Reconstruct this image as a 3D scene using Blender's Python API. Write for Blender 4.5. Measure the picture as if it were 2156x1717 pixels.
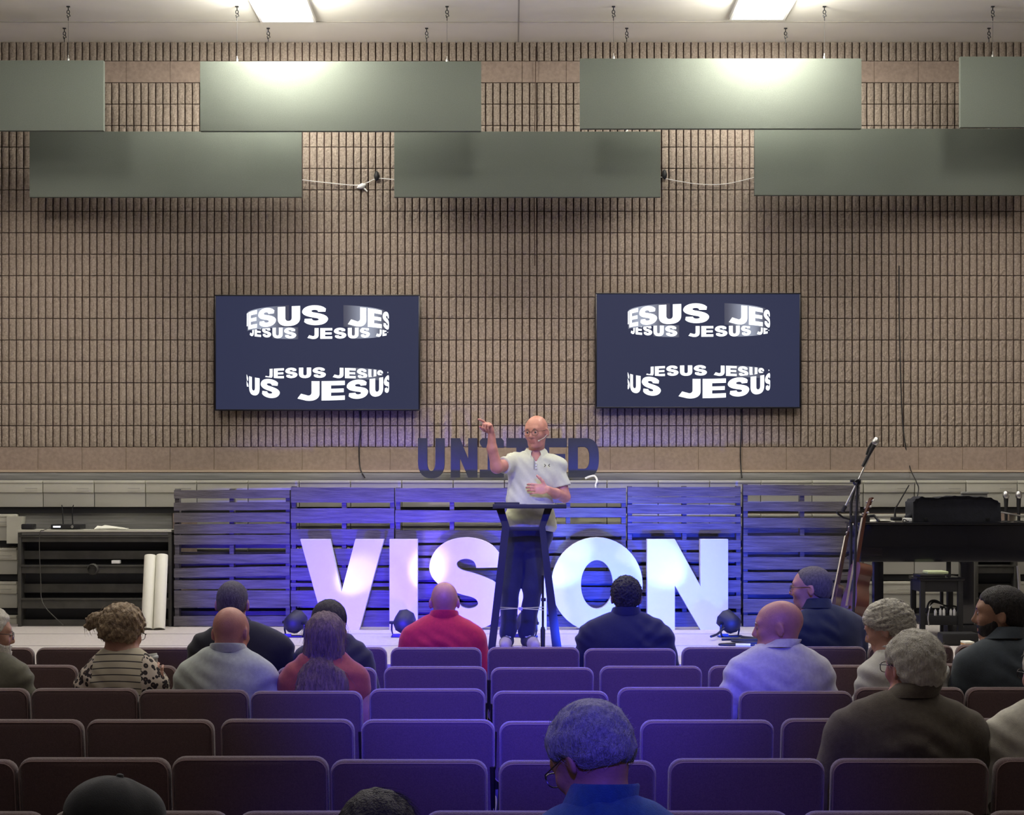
import bpy, bmesh, math, random
import numpy as np
from mathutils import Vector, Matrix
from mathutils.geometry import tessellate_polygon

for o in list(bpy.data.objects):
    bpy.data.objects.remove(o)
scn = bpy.context.scene
COL = scn.collection
PI = math.pi
random.seed(7); RNG = np.random.RandomState(11)

# ---------------------------------------------------------------- camera, world, exposure
F = 3375.0          # focal length in pixels of the 2156 px wide frame
EYE = 1.74          # eye height
def X(px, d): return (px - 1078.0) * d / F
def Z(py, d): return EYE - (py - 1037.0) * d / F
def P(px, py, d): return Vector((X(px, d), d, Z(py, d)))

cam_d = bpy.data.cameras.new('camera'); cam = bpy.data.objects.new('camera', cam_d); COL.objects.link(cam)
cam.location = (0, 0, EYE); cam.rotation_euler = (PI/2, 0, 0)
cam_d.sensor_fit = 'HORIZONTAL'; cam_d.sensor_width = 36.0
cam_d.lens = F / 2156.0 * 36.0
cam_d.shift_y = 178.5 / 2156.0
cam_d.clip_start = 0.05; cam_d.clip_end = 80
scn.camera = cam

w = bpy.data.worlds.new('world'); scn.world = w; w.use_nodes = True
w.node_tree.nodes['Background'].inputs[0].default_value = (0.55, 0.52, 0.62, 1)
w.node_tree.nodes['Background'].inputs[1].default_value = 0.03
scn.view_settings.view_transform = 'Standard'; scn.view_settings.look = 'None'
scn.view_settings.gamma = 1.0; scn.view_settings.exposure = 0.0
scn.view_settings.use_curve_mapping = False

def aim(o, tgt):
    d = Vector(tgt) - o.location
    o.rotation_euler = d.to_track_quat('-Z', 'Y').to_euler()
def spot(name, loc, tgt, power, color, angle, blend=0.6, size=0.08):
    l = bpy.data.lights.new(name, 'SPOT'); l.energy = power; l.color = color
    l.spot_size = math.radians(angle); l.spot_blend = blend; l.shadow_soft_size = size
    o = bpy.data.objects.new(name, l); COL.objects.link(o); o.location = loc; aim(o, tgt); return o
def area(name, loc, tgt, power, color, sx, sy):
    l = bpy.data.lights.new(name, 'AREA'); l.energy = power; l.color = color
    l.shape = 'RECTANGLE'; l.size = sx; l.size_y = sy
    o = bpy.data.objects.new(name, l); COL.objects.link(o); o.location = loc; aim(o, tgt); return o

CEIL = 5.949; WALL = 15.0; STG = 0.57
# house lights: dimmed troffers over the seats, front-of-house spots on the speaker and the wall
for i, yy in enumerate((1.5, 5.5, 9.0, 11.6)):
    for xx in (-3.8, 0, 3.8):
        area('house_light', (xx, yy, CEIL-0.08), (xx, yy, 0), (6, 24, 34, 26)[i], (1.0, 0.93, 0.86), 0.6, 1.2)
for xx, tx in ((-4.2, -4.4), (-1.4, -1.3), (1.4, 1.5), (4.2, 4.4)):
    spot('wall_wash_light', (xx, 9.5, 5.75), (tx, 15, 3.0), 430, (1.0, 0.89, 0.78), 31, 0.9, 0.25)
for xx in (-2.0, 2.0):
    spot('wall_accent_light', (xx, 9.8, 5.75), (0.0, 15, 2.55), 260, (1.0, 0.84, 0.74), 17, 1.0, 0.15)  # added spots for the glow at the wall's centre, no such fixtures
spot('key_light', (-2.2, 5.5, 5.6), (0.10, 12.0, 1.95), 700, (1.0, 0.97, 0.50), 15, 0.8, 0.12)
spot('key_light', (2.4, 5.5, 5.6), (0.15, 12.0, 1.95), 340, (1.0, 0.95, 0.66), 15, 0.8, 0.12)
def ceiling_fill(loc, power):  # added point light to brighten the ceiling, no fixture of its own
    l = bpy.data.lights.new('drop_lens_light', 'POINT'); l.energy = power; l.color = (1.0, 0.96, 0.86); l.shadow_soft_size = 0.16
    o = bpy.data.objects.new('drop_lens_light', l); COL.objects.link(o); o.location = loc
for yy, pw in ((9.0, 26), (11.9, 38)):  # unseen rows, added to lift the ceiling
    for xx in (-3.8, 0, 3.8): ceiling_fill((xx, yy, CEIL-.25), pw)
# added, unseen blue spots: stage front fill, and lens veil imitated over the seats
spot('blue_wash_light', (-1.6, -1.0, 5.5), (-0.95, 14.0, 0.3), 5500, (0.07, 0.03, 1.0), 15, 0.8, 0.15)
spot('blue_wash_light', (1.6, -1.0, 5.5), (1.05, 14.0, 0.3), 5500, (0.03, 0.07, 1.0), 15, 0.8, 0.15)
for i, xx in enumerate((-2.1, -1.25, -0.45, 0.55, 1.35, 2.1)):     # added unseen blue spots along the stage front, without fixtures
    spot('stage_wash_light', (xx, 10.95, STG+0.10), (xx*.9, 14.0, 1.02), (650, 1050, 1200, 1200, 1050, 600)[i], (0.045, 0.022, 1.0) if i < 3 else (0.018, 0.055, 1.0), 40, 0.9, 0.08)
spot('blue_wash_light', (0.1, -0.8, 4.2), (0.10, 8.0, 0.85), 5400, (0.06, 0.045, 1.0), 19.5, 1.0, 0.2)  # added pair imitating blue lens veil on the seat backs
spot('blue_wash_light', (0.1, -0.8, 4.2), (0.18, 4.9, 0.85), 950, (0.07, 0.045, 1.0), 20, 1.0, 0.2)

# ---------------------------------------------------------------- materials
def mat(name, col, rough=0.6, metal=0.0, var=0.0, vscale=8.0, bump=0.0, bscale=60.0, stretch=None,
        emis=None, estr=0.0, sheen=0.0, spec=0.5, col2=None, alpha=1.0, coat=0.0, trans=0.0):
    m = bpy.data.materials.new(name); m.use_nodes = True
    nt = m.node_tree; b = nt.nodes['Principled BSDF']
    b.inputs['Base Color'].default_value = (*col, 1); b.inputs['Roughness'].default_value = rough
    b.inputs['Metallic'].default_value = metal
    b.inputs['Specular IOR Level'].default_value = spec
    b.inputs['Coat Weight'].default_value = coat
    b.inputs['Transmission Weight'].default_value = trans
    if sheen:
        b.inputs['Sheen Weight'].default_value = sheen; b.inputs['Sheen Roughness'].default_value = 0.4
    if emis:
        b.inputs['Emission Color'].default_value = (*emis, 1); b.inputs['Emission Strength'].default_value = estr
    if var or bump:
        tc = nt.nodes.new('ShaderNodeTexCoord'); mp = nt.nodes.new('ShaderNodeMapping')
        nt.links.new(tc.outputs['Object'], mp.inputs[0])
        if stretch: mp.inputs['Scale'].default_value = stretch
    if var:
        n = nt.nodes.new('ShaderNodeTexNoise'); n.inputs['Scale'].default_value = vscale; n.inputs['Detail'].default_value = 5
        nt.links.new(mp.outputs[0], n.inputs['Vector'])
        r = nt.nodes.new('ShaderNodeValToRGB')
        c2 = col2 if col2 else tuple(c * (1 - var) for c in col)
        c1 = col if col2 else tuple(min(1, c * (1 + var)) for c in col)
        r.color_ramp.elements[0].position = 0.32; r.color_ramp.elements[1].position = 0.68
        r.color_ramp.elements[0].color = (*c2, 1); r.color_ramp.elements[1].color = (*c1, 1)
        nt.links.new(n.outputs['Fac'], r.inputs[0]); nt.links.new(r.outputs[0], b.inputs['Base Color'])
    if bump:
        n2 = nt.nodes.new('ShaderNodeTexNoise'); n2.inputs['Scale'].default_value = bscale; n2.inputs['Detail'].default_value = 4
        nt.links.new(mp.outputs[0], n2.inputs['Vector'])
        bp = nt.nodes.new('ShaderNodeBump'); bp.inputs['Strength'].default_value = bump; bp.inputs['Distance'].default_value = 0.01
        nt.links.new(n2.outputs['Fac'], bp.inputs['Height']); nt.links.new(bp.outputs[0], b.inputs['Normal'])
    return m

M = {}
M['block'] = mat('split_face_block', (0.37, 0.305, 0.25), 0.95, var=0.26, vscale=70, bump=1.0, bscale=230, spec=0.2)
M['smooth_block'] = mat('smooth_block', (0.285, 0.22, 0.18), 0.9, var=0.13, vscale=30, bump=0.25, bscale=220, spec=0.2)
M['mortar'] = mat('mortar', (0.075, 0.045, 0.035), 0.95, var=0.2, vscale=30)  # dark joints; in the scored grooves the shade is put into this colour
M['band_mortar'] = mat('band_mortar', (0.42, 0.33, 0.25), 0.95)
M['ceiling'] = mat('ceiling_paint', (0.88, 0.86, 0.78), 0.9, var=0.02, vscale=3, bump=0.1, bscale=120)
M['seam'] = mat('ceiling_seam', (0.40, 0.38, 0.34), 0.9)
M['sidewall'] = mat('side_wall_paint', (0.28, 0.25, 0.22), 0.9, var=0.05, bump=0.2)
M['floor'] = mat('dark_carpet', (0.055, 0.05, 0.06), 0.95, var=0.3, vscale=60, bump=0.6, bscale=300)
M['stage'] = mat('stage_deck', (0.50, 0.46, 0.44), 0.85, var=0.06, vscale=50, bump=0.25, bscale=260)
M['stage_seam'] = mat('deck_seam', (0.22, 0.2, 0.2), 0.9)
M['panel'] = mat('acoustic_fabric', (0.125, 0.142, 0.118), 0.95, var=0.06, vscale=120, bump=0.35, bscale=500, sheen=0.15)
M['steel'] = mat('steel', (0.6, 0.6, 0.58), 0.35, 1.0)
M['darksteel'] = mat('dark_steel', (0.03, 0.032, 0.035), 0.4, 0.8)
M['black'] = mat('black_plastic', (0.010, 0.010, 0.012), 0.6, bump=0.05, bscale=400)
M['blackgloss'] = mat('black_gloss', (0.008, 0.008, 0.012), 0.18, coat=0.4)
M['blackcloth'] = mat('black_cloth', (0.010, 0.011, 0.018), 0.95, var=0.2, vscale=20, bump=0.6, bscale=18)
M['bezel'] = mat('tv_bezel', (0.006, 0.006, 0.01), 0.3)
M['lamp'] = mat('lamp_diffuser', (0.9, 0.9, 0.9), 0.5, emis=(1.0, 0.97, 0.88), estr=14)
M['white'] = mat('white_paint', (0.8, 0.8, 0.78), 0.5)
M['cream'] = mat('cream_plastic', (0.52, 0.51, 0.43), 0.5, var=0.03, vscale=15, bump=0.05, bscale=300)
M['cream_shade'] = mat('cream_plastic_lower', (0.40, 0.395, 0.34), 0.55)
M['deckboard'] = mat('bleacher_board', (0.22, 0.22, 0.21), 0.6, var=0.2, vscale=12, bump=0.1, stretch=(0.2, 1, 6))
M['darkrail'] = mat('bleacher_rail', (0.07, 0.068, 0.06), 0.5, metal=0.3, var=0.2, vscale=8)
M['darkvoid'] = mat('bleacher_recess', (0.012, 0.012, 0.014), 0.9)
M['pallet'] = mat('stained_pallet_wood', (0.115, 0.105, 0.115), 0.8, var=0.35, vscale=7, bump=0.7, bscale=22, stretch=(0.5, 1, 7))
M['letterwhite'] = mat('letter_white', (0.74, 0.73, 0.76), 0.6, bump=0.03)
M['letterside'] = mat('letter_side', (0.75, 0.74, 0.76), 0.7)
M['navyletter'] = mat('navy_letter', (0.030, 0.034, 0.055), 0.7, var=0.1, bump=0.1)
M['paper'] = mat('white_paper', (0.82, 0.81, 0.72), 0.85, var=0.02, bump=0.1, bscale=30)
M['chair'] = mat('mauve_upholstery', (0.150, 0.092, 0.090), 0.95, var=0.14, vscale=180, bump=0.5, bscale=380, sheen=0.8)
M['piping'] = mat('chair_piping', (0.30, 0.21, 0.20), 0.9, sheen=0.5)
M['chairframe'] = mat('chair_frame', (0.05, 0.045, 0.045), 0.35, 0.7)
M['wood'] = mat('guitar_wood', (0.085, 0.026, 0.012), 0.35, var=0.25, vscale=5, stretch=(1, 1, 0.3), coat=0.5)
M['woodtop'] = mat('spruce_top', (0.42, 0.24, 0.11), 0.35, var=0.12, vscale=12, stretch=(8, 8, 0.4), coat=0.4)
M['rosewood'] = mat('rosewood', (0.06, 0.03, 0.02), 0.4)
M['string'] = mat('string_metal', (0.7, 0.66, 0.6), 0.3, 1.0)
M['red'] = mat('red_plastic', (0.35, 0.03, 0.03), 0.5)
M['lens'] = mat('spectacle_lens', (0.9, 0.95, 1.0), 0.02, trans=1.0)
M['spec'] = mat('spectacle_frame', (0.015, 0.012, 0.012), 0.3)
M['eyewhite'] = mat('eye', (0.30, 0.27, 0.26), 0.3)
M['iris'] = mat('iris', (0.03, 0.025, 0.02), 0.3)
M['book'] = mat('book_cover', (0.55, 0.30, 0.10), 0.6)
M['green'] = mat('pale_green_cloth', (0.55, 0.62, 0.38), 0.9)
M['cupwhite'] = mat('cup_paper', (0.35, 0.34, 0.32), 0.7)
M['lid'] = mat('cup_lid', (0.50, 0.52, 0.50), 0.35)

# ---------------------------------------------------------------- mesh helpers
class MB:
    def __init__(s): s.v = []; s.f = []; s.m = []; s.sm = []
    def add(s, vs, fs, m=0, smooth=False):
        n = len(s.v); s.v.extend([tuple(v) for v in vs])
        for f in fs: s.f.append([i + n for i in f]); s.m.append(m); s.sm.append(smooth)
        return s
    def box(s, x0, x1, y0, y1, z0, z1, m=0, b=0.0):
        if b <= 0:
            vs = [(x, y, z) for x in (x0, x1) for y in (y0, y1) for z in (z0, z1)]
            fs = [(0,1,3,2),(4,6,7,5),(0,4,5,1),(2,3,7,6),(0,2,6,4),(1,5,7,3)]
            return s.add(vs, fs, m)
        bm = bmesh.new(); bmesh.ops.create_cube(bm, size=1.0)
        for v in bm.verts:
            v.co = ((x0+x1)/2 + v.co.x*(x1-x0), (y0+y1)/2 + v.co.y*(y1-y0), (z0+z1)/2 + v.co.z*(z1-z0))
        b = min(b, 0.49*min(abs(x1-x0), abs(y1-y0), abs(z1-z0)))
        bmesh.ops.bevel(bm, geom=bm.edges[:], offset=b, segments=2, affect='EDGES', profile=0.6)
        bm.verts.index_update()
        s.add([v.co[:] for v in bm.verts], [[v.index for v in f.verts] for f in bm.faces], m, True); bm.free(); return s
    def obox(s, a, bb, wx, wy, m=0, up=None):
        """bar of section wx*wy from a to bb"""
        a = Vector(a); bb = Vector(bb); d = (bb-a).normalized()
        u = Vector(up) if up else (Vector((0,1,0)) if abs(d.y) < 0.9 else Vector((1,0,0)))
        r = d.cross(u).normalized(); u = r.cross(d).normalized()
        vs = []
        for c in (a, bb):
            for sx, sy in ((-1,-1),(1,-1),(1,1),(-1,1)):
                vs.append(c + r*sx*wx/2 + u*sy*wy/2)
        return s.add(vs, [(3,2,1,0),(4,5,6,7),(0,1,5,4),(1,2,6,5),(2,3,7,6),(3,0,4,7)], m)
    def tube(s, pts, r, m=0, n=8, caps=True):
        pts = [Vector(p) for p in pts]; rs = r if isinstance(r, (list, tuple)) else [r]*len(pts)
        rings = []; u = None
        for i, p in enumerate(pts):
            d = (pts[min(i+1, len(pts)-1)] - pts[max(i-1, 0)]).normalized()
            if u is None:
                u = Vector((0,0,1)) if abs(d.z) < 0.9 else Vector((1,0,0))
            u = (u - d*u.dot(d)).normalized(); v = d.cross(u)
            rings.append([p + (u*math.cos(2*PI*k/n) + v*math.sin(2*PI*k/n))*rs[i] for k in range(n)])
        vs = [q for R in rings for q in R]; fs = []
        for i in range(len(pts)-1):
            for k in range(n):
                fs.append((i*n+k, i*n+(k+1) % n, (i+1)*n+(k+1) % n, (i+1)*n+k))
        if caps: fs.append(tuple(range(n))[::-1]); fs.append(tuple((len(pts)-1)*n+k for k in range(n)))
        return s.add(vs, fs, m, True)
    def lathe(s, prof, c=(0,0,0), n=20, m=0, axis=None):
        c = Vector(c); R = Matrix.Identity(3)
        if axis: R = Vector((0,0,1)).rotation_difference(Vector(axis)).to_matrix()
        vs = []; fs = []
        for (r, z) in prof:
            for k in range(n):
                a = 2*PI*k/n; vs.append(c + R @ Vector((r*math.cos(a), r*math.sin(a), z)))
        for i in range(len(prof)-1):
            for k in range(n):
                fs.append((i*n+k, i*n+(k+1) % n, (i+1)*n+(k+1) % n, (i+1)*n+k))
        return s.add(vs, fs, m, True)
    def poly(s, loops, y0, y1, m=0, mside=None, T=None):
        """loops in the xz plane (first outer, rest holes), extruded from y0 (front) to y1"""
        flat = [p for L in loops for p in L]; n = len(flat)
        T = T or (lambda x, y, z: (x, y, z))
        tris = tessellate_polygon([[Vector((p[0], p[1], 0)) for p in L] for L in loops])
        vs = [T(p[0], y0, p[1]) for p in flat]; s.add(vs, [tuple(t) for t in tris], m)
        if y1 is None: return s
        vb = [T(p[0], y1, p[1]) for p in flat]; s.add(vb, [tuple(t)[::-1] for t in tris], m)
        k = 0; ms = m if mside is None else mside
        for L in loops:
            q = len(L); fs = [(i, (i+1) % q, q+(i+1) % q, q+i) for i in range(q)]
            s.add(vs[k:k+q] + vb[k:k+q], fs, ms); k += q
        return s
    def build(s, name, mats, parent=None, loc=None, label=None, kind=None):
        me = bpy.data.meshes.new(name); me.from_pydata(s.v, [], s.f)
        for mm in (mats if isinstance(mats, (list, tuple)) else [mats]):
            me.materials.append(M[mm] if isinstance(mm, str) else mm)
        me.polygons.foreach_set('material_index', s.m); me.polygons.foreach_set('use_smooth', s.sm)
        me.update()
        bm = bmesh.new(); bm.from_mesh(me); bmesh.ops.recalc_face_normals(bm, faces=bm.faces); bm.to_mesh(me); bm.free()
        try: me.set_sharp_from_angle(angle=math.radians(50))
        except Exception: pass
        o = bpy.data.objects.new(name, me); COL.objects.link(o)
        if parent is not None: o.parent = parent
        if loc is not None: o.location = loc
        if label: o['label'] = label
        if kind: o['kind'] = kind
        return o
def tag(o, label, cat, group=None, kind=None):
    o['label'] = label; o['category'] = cat
    if group: o['group'] = group
    if kind: o['kind'] = kind
    return o
def thing(name, label, cat, loc=(0,0,0), rz=0, group=None):
    o = bpy.data.objects.new(name, None); COL.objects.link(o); o.location = loc; o.rotation_euler = (0, 0, rz)
    o.empty_display_size = 0.1
    return tag(o, label, cat, group)
def struct(o): o['kind'] = 'structure'; return o
def copy_tree(o, parent=None):
    c = o.copy(); COL.objects.link(c)
    if parent is not None: c.parent = parent
    for ch in [q for q in CH.get(o.name, [])]:
        copy_tree(ch, c)
    return c
CH = {}
def reg(root):
    CH.clear()
    for o in bpy.data.objects:
        if o.parent: CH.setdefault(o.parent.name, []).append(o)

def rrect(w_, h_, r, n=5):
    pts = []
    for cx, cy, a0 in ((w_/2-r, h_/2-r, 0), (-w_/2+r, h_/2-r, 90), (-w_/2+r, -h_/2+r, 180), (w_/2-r, -h_/2+r, 270)):
        for k in range(n+1):
            a = math.radians(a0 + 90*k/n); pts.append((cx + r*math.cos(a), cy + r*math.sin(a)))
    return pts
def pillow(mb, w_, h_, t, cr, er, T, m=0):
    """rounded slab in the xz plane, thickness t along y"""
    rings = []; steps = 4
    for k in range(steps+1):
        a = PI/2*k/steps; rings.append((er*(1-math.sin(a)), -t/2 + er*(1-math.cos(a))))
    for k in range(steps+1):
        a = PI/2*k/steps; rings.append((er*(1-math.cos(a)), t/2 - er*(1-math.sin(a))))
    vs = []; L = None
    for ins, y in rings:
        R = rrect(w_-2*ins, h_-2*ins, max(cr-ins, 0.003)); L = len(R)
        vs += [T(x, y, z) for x, z in R]
    fs = []
    for i in range(len(rings)-1):
        for k in range(L): fs.append((i*L+k, i*L+(k+1) % L, (i+1)*L+(k+1) % L, (i+1)*L+k))
    fs.append(tuple(range(L))[::-1]); fs.append(tuple((len(rings)-1)*L+k for k in range(L)))
    mb.add(vs, fs, m, True)

# ---------------------------------------------------------------- the room
def build_room():
    hw = 7.6
    m = MB().box(-hw, hw, -3.0, WALL+0.3, -0.1, 0.0); struct(m.build('floor', 'floor'))
    m = MB(); m.box(-hw, hw, -3.0, WALL+0.3, CEIL, CEIL+0.1, 0)
    m.box(-hw, hw, 14.32, 14.335, CEIL-0.004, CEIL, 1)
    m.box(0.052, 0.066, -3.0, WALL, CEIL-0.004, CEIL, 1)
    for yy in (13.0, 11.6, 10.2): m.box(-hw, hw, yy, yy+0.012, CEIL-0.004, CEIL, 1)
    struct(m.build('ceiling', ['ceiling', 'seam']))
    struct(MB().box(-hw-0.15, -hw, -3, WALL+0.3, 0, CEIL).build('wall_left', 'sidewall'))
    struct(MB().box(hw, hw+0.15, -3, WALL+0.3, 0, CEIL).build('wall_right', 'sidewall'))
    struct(MB().box(-hw, hw, -3.15, -3.0, 0, CEIL).build('wall_front', 'sidewall'))
    # back wall of ribbed split-face block: every rib real relief
    bw = 92.5*WALL/F; ch = 45.1*WALL/F; rib = bw/6
    zt = Z(175.4, WALL); V = []; Fc = []; Mi = []
    x0i = int(-5.9/rib); xoff = X(82, WALL) % bw
    nx, nz = 4, 9
    def rough_block(xa, xb, za, zb, depth, amp, mi, nx=nx, nz=nz, lip=0.006):
        base = len(V)
        jx = np.linspace(xa, xb, nx); jz = np.linspace(za, zb, nz)
        for j in range(nz):
            for i in range(nx):
                e = (i in (0, nx-1)) or (j in (0, nz-1))
                d = depth - (lip if e else 0) + RNG.uniform(-amp, amp)
                V.append((jx[i] + (0 if not e else RNG.uniform(-.001, .001)), WALL - d, jz[j]))
        for j in range(nz-1):
            for i in range(nx-1):
                a = base + j*nx + i; Fc.append((a, a+1, a+nx+1, a+nx)); Mi.append(mi)
        ring = [base+i for i in range(nx)] + [base+j*nx+nx-1 for j in range(1, nz)] + \
               [base+(nz-1)*nx+i for i in range(nx-2, -1, -1)] + [base+j*nx for j in range(nz-2, 0, -1)]
        b2 = len(V)
        for q in ring: V.append((V[q][0], WALL+0.001, V[q][2]))
        L = len(ring)
        for k in range(L):
            Fc.append((ring[k], b2+k, b2+(k+1) % L, ring[(k+1) % L])); Mi.append(mi)
    nb = int(12.2/bw)+2; xs = X(82, WALL) - bw*int((X(82, WALL)+6.1)/bw)
    g = 0.0065
    def course(zlo, zhi, kind):
        for b in range(nb):
            xa = xs + b*bw
            if xa > 6.2: break
            if kind == 'rib':
                for r in range(6):
                    rough_block(xa + r*rib + g, xa + (r+1)*rib - g, zlo+0.004, zhi-0.004, 0.028, 0.0032, 0)
            else:
                rough_block(xa+0.0035, xa+bw-0.0035, zlo+0.003, zhi-0.003, 0.026, 0.0003, 1, 3, 3, 0.001)
    course(zt, zt+ch, 'smooth'); course(zt+ch, zt+2*ch, 'rib')
    course(zt+2*ch, zt+3*ch, 'rib')
    k = 0; zb = Z(942, WALL)
    while zt-(k+1)*ch > zb-0.1:
        course(zt-(k+1)*ch, zt-k*ch, 'rib'); k += 1
    zb = zt-k*ch
    course(zb-48*WALL/F, zb-0.001, 'smooth')
    n0 = len(V)
    hwb = 7.6
    def quad(x0, x1, z0, z1, y, mi):
        n = len(V); V.extend([(x0, y, z0), (x1, y, z0), (x1, y, z1), (x0, y, z1)]); Fc.append((n, n+1, n+2, n+3)); Mi.append(mi)
    quad(-hwb, hwb, zb, CEIL, WALL, 2)  # back plane, its dark colour carries the shade of the grooves
    quad(-hwb, hwb, zb-48*WALL/F, zb, WALL-0.014, 3)
    quad(-hwb, hwb, 0, zb-48*WALL/F, WALL-0.02, 1)
    quad(-hwb, hwb, zt+0.001, zt+ch, WALL-0.020, 1)
    me = bpy.data.meshes.new('wall_back'); me.from_pydata(V, [], Fc)
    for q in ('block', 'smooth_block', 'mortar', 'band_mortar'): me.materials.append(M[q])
    me.polygons.foreach_set('material_index', Mi); me.update()
    bm = bmesh.new(); bm.from_mesh(me)
    o = bpy.data.objects.new('wall_back', me); bm.free(); COL.objects.link(o); struct(o)
    # sill under the block, and grey board on the wall behind the bleachers
    m = MB(); zz = zb-48*WALL/F
    m.box(-7.5, 7.5, WALL-0.06, WALL-0.005, zz-0.022, zz+0.001, 0)
    struct(m.build('trim_1', 'band_mortar'))
    m = MB(); m.box(-7.5, 7.5, WALL-0.14, WALL-0.065, Z(1012, 14.9), zz-0.03, 0, 0.004)
    struct(m.build('trim_2', 'deckboard'))
    # stage
    m = MB(); m.box(-7.5, 7.5, 10.9, WALL-0.03, 0.0, STG, 0)
    for yy in (12.19, 13.22): m.box(-7.5, 7.5, yy, yy+0.012, STG, STG+0.0015, 1)
    for xx in (-4.6, -2.2, 0.2, 2.6, 5.0): m.box(xx, xx+0.006, 10.9, 14.2, STG, STG+0.001, 1)
    struct(m.build('stage', ['stage', 'stage_seam']))

build_room()

# ---------------------------------------------------------------- ceiling lights
def ceiling_light(xa, xb, y1, label):
    w_ = xb-xa; cx = (xa+xb)/2; L = 1.22; y0 = y1-L
    t = thing('ceiling_light', label, 'ceiling light', (cx, (y0+y1)/2, CEIL-0.03), group='lit ceiling troffers')
    m = MB()
    for (a, b_, c, d) in ((-w_/2-.02, w_/2+.02, -L/2-.02, -L/2), (-w_/2-.02, w_/2+.02, L/2, L/2+.02),
                          (-w_/2-.02, -w_/2, -L/2, L/2), (w_/2, w_/2+.02, -L/2, L/2)):
        m.box(a, b_, c, d, -0.01, 0.03)
    m.build('frame', 'white', t)
    m = MB(); m.box(-w_/2, w_/2, -L/2, L/2, -0.002, 0.012); m.build('diffuser', 'lamp', t)
    l = area('troffer_glow', (cx, (y0+y1)/2, CEIL-0.05), (cx, (y0+y1)/2, 0), 60, (1.0, 0.97, 0.86), w_, L)
    ceiling_fill((cx, (y0+y1)/2-.1, CEIL-.20), 66)  # added under the troffer to spread brightness over the ceiling
    return t
ceiling_light(X(553, 14.2), X(660, 14.2), 14.2, 'bright square-ended ceiling light on the left, above the wide acoustic panels')
ceiling_light(X(1541, 14.13), X(1648, 14.13), 14.13, 'bright ceiling light on the right, its end slanting to the upper right')

# ---------------------------------------------------------------- acoustic panels
def acoustic_panel(x0, x1, y0, y1, d, hooks, label):
    xa, xb, zt, zb = X(x0, d), X(x1, d), Z(y0, d), Z(y1, d)
    cx = (xa+xb)/2
    t = thing('acoustic_panel', label, 'acoustic panel', (cx, d+0.025, zb), group='hanging grey-green acoustic panels')
    m = MB(); m.box(xa-cx, xb-cx, -0.025, 0.025, 0, zt-zb, 0, 0.004); m.build('panel_board', 'panel', t)
    for h in hooks:
        hx = X(h, d)-cx; top = CEIL-zb; pt = zt-zb
        m = MB(); m.tube([(hx, 0, pt+0.03), (hx, 0, top-0.10)], 0.0011, n=5); m.build('suspension_cable', 'darksteel', t)
        m = MB(); m.lathe([(0.004, 0), (0.011, 0.002), (0.011, 0.02), (0.004, 0.032), (0.003, 0.05)], (hx, 0, pt), 10)
        m.build('cable_clamp', 'steel', t)
        m = MB(); c = Vector((hx, 0, top))
        m.box(hx-0.014, hx+0.014, -0.01, 0.01, top-0.008, top)
        m.tube([c+Vector((0, 0, -0.005)), c+Vector((0, 0, -0.035))], 0.0045, n=6)
        m.tube([c+Vector((0.012*math.sin(a), 0, -0.05+0.016*math.cos(a))) for a in np.linspace(0, 2*PI, 11)], 0.004, n=5)
        m.tube([c+Vector((0.006, 0, -0.062)), c+Vector((0.016, 0, -0.085)), c+Vector((-0.006, 0, -0.098)), c+Vector((-0.010, 0, -0.075))], 0.0045, n=5)
        m.tube([c+Vector((0, 0, -0.085)), c+Vector((0, 0, -0.125))], 0.0035, n=5)
        m.build('ceiling_hook', 'darksteel', t)
UD, LD = 13.85, 14.5
acoustic_panel(-375, 218, 127, 275, UD, (-200, 142), 'dark acoustic panel cut off by the left edge, upper row')
acoustic_panel(421, 1013, 129, 276, UD, (498, 941), 'upper row acoustic panel under the left ceiling light')
acoustic_panel(1221, 1814, 123, 271, UD, (1292, 1737), 'upper row acoustic panel under the right ceiling light')
acoustic_panel(2022, 2615, 119, 268, UD, (2092, 2500), 'dark acoustic panel cut off by the right edge, upper row')
acoustic_panel(62, 635, 277, 415, LD, (134, 564), 'lower row acoustic panel on the left side of the wall')
acoustic_panel(830, 1391, 277, 415, LD, (898, 1320), 'lower row acoustic panel in the centre, above the two screens')
acoustic_panel(1589, 2160, 271, 411, LD, (1655, 2084), 'lower row acoustic panel reaching the right edge of the view')

# ---------------------------------------------------------------- wires on the wall
def wire(name, pts, r, mt, label, cat='cord', group=None):
    Pn = [Vector(p) for p in pts]; out = []
    for i in range(len(Pn)-1):
        p0 = Pn[max(i-1, 0)]; p1 = Pn[i]; p2 = Pn[i+1]; p3 = Pn[min(i+2, len(Pn)-1)]
        for k in range(6):
            t = k/6
            out.append(0.5*((2*p1)+(-p0+p2)*t+(2*p0-5*p1+4*p2-p3)*t*t+(-p0+3*p1-3*p2+p3)*t**3))
    out.append(Pn[-1])
    o = MB().tube(out, r, n=6).build(name, mt); tag(o, label, cat, group); return o
wd = WALL-0.045
wire('sagging_cable', [P(630, 378, wd), P(680, 384, wd), P(745, 390, wd), P(770, 386, wd), P(795, 376, wd), P(835, 379, wd)], 0.0035, 'white',
     'pale cord sagging across the wall between left and centre lower panels')
wire('sagging_cable', [P(1388, 372, wd), P(1420, 380, wd), P(1475, 388, wd), P(1530, 387, wd), P(1595, 372, wd)], 0.003, 'white',
     'pale cord sagging across the wall between centre and right lower panels')
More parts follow.
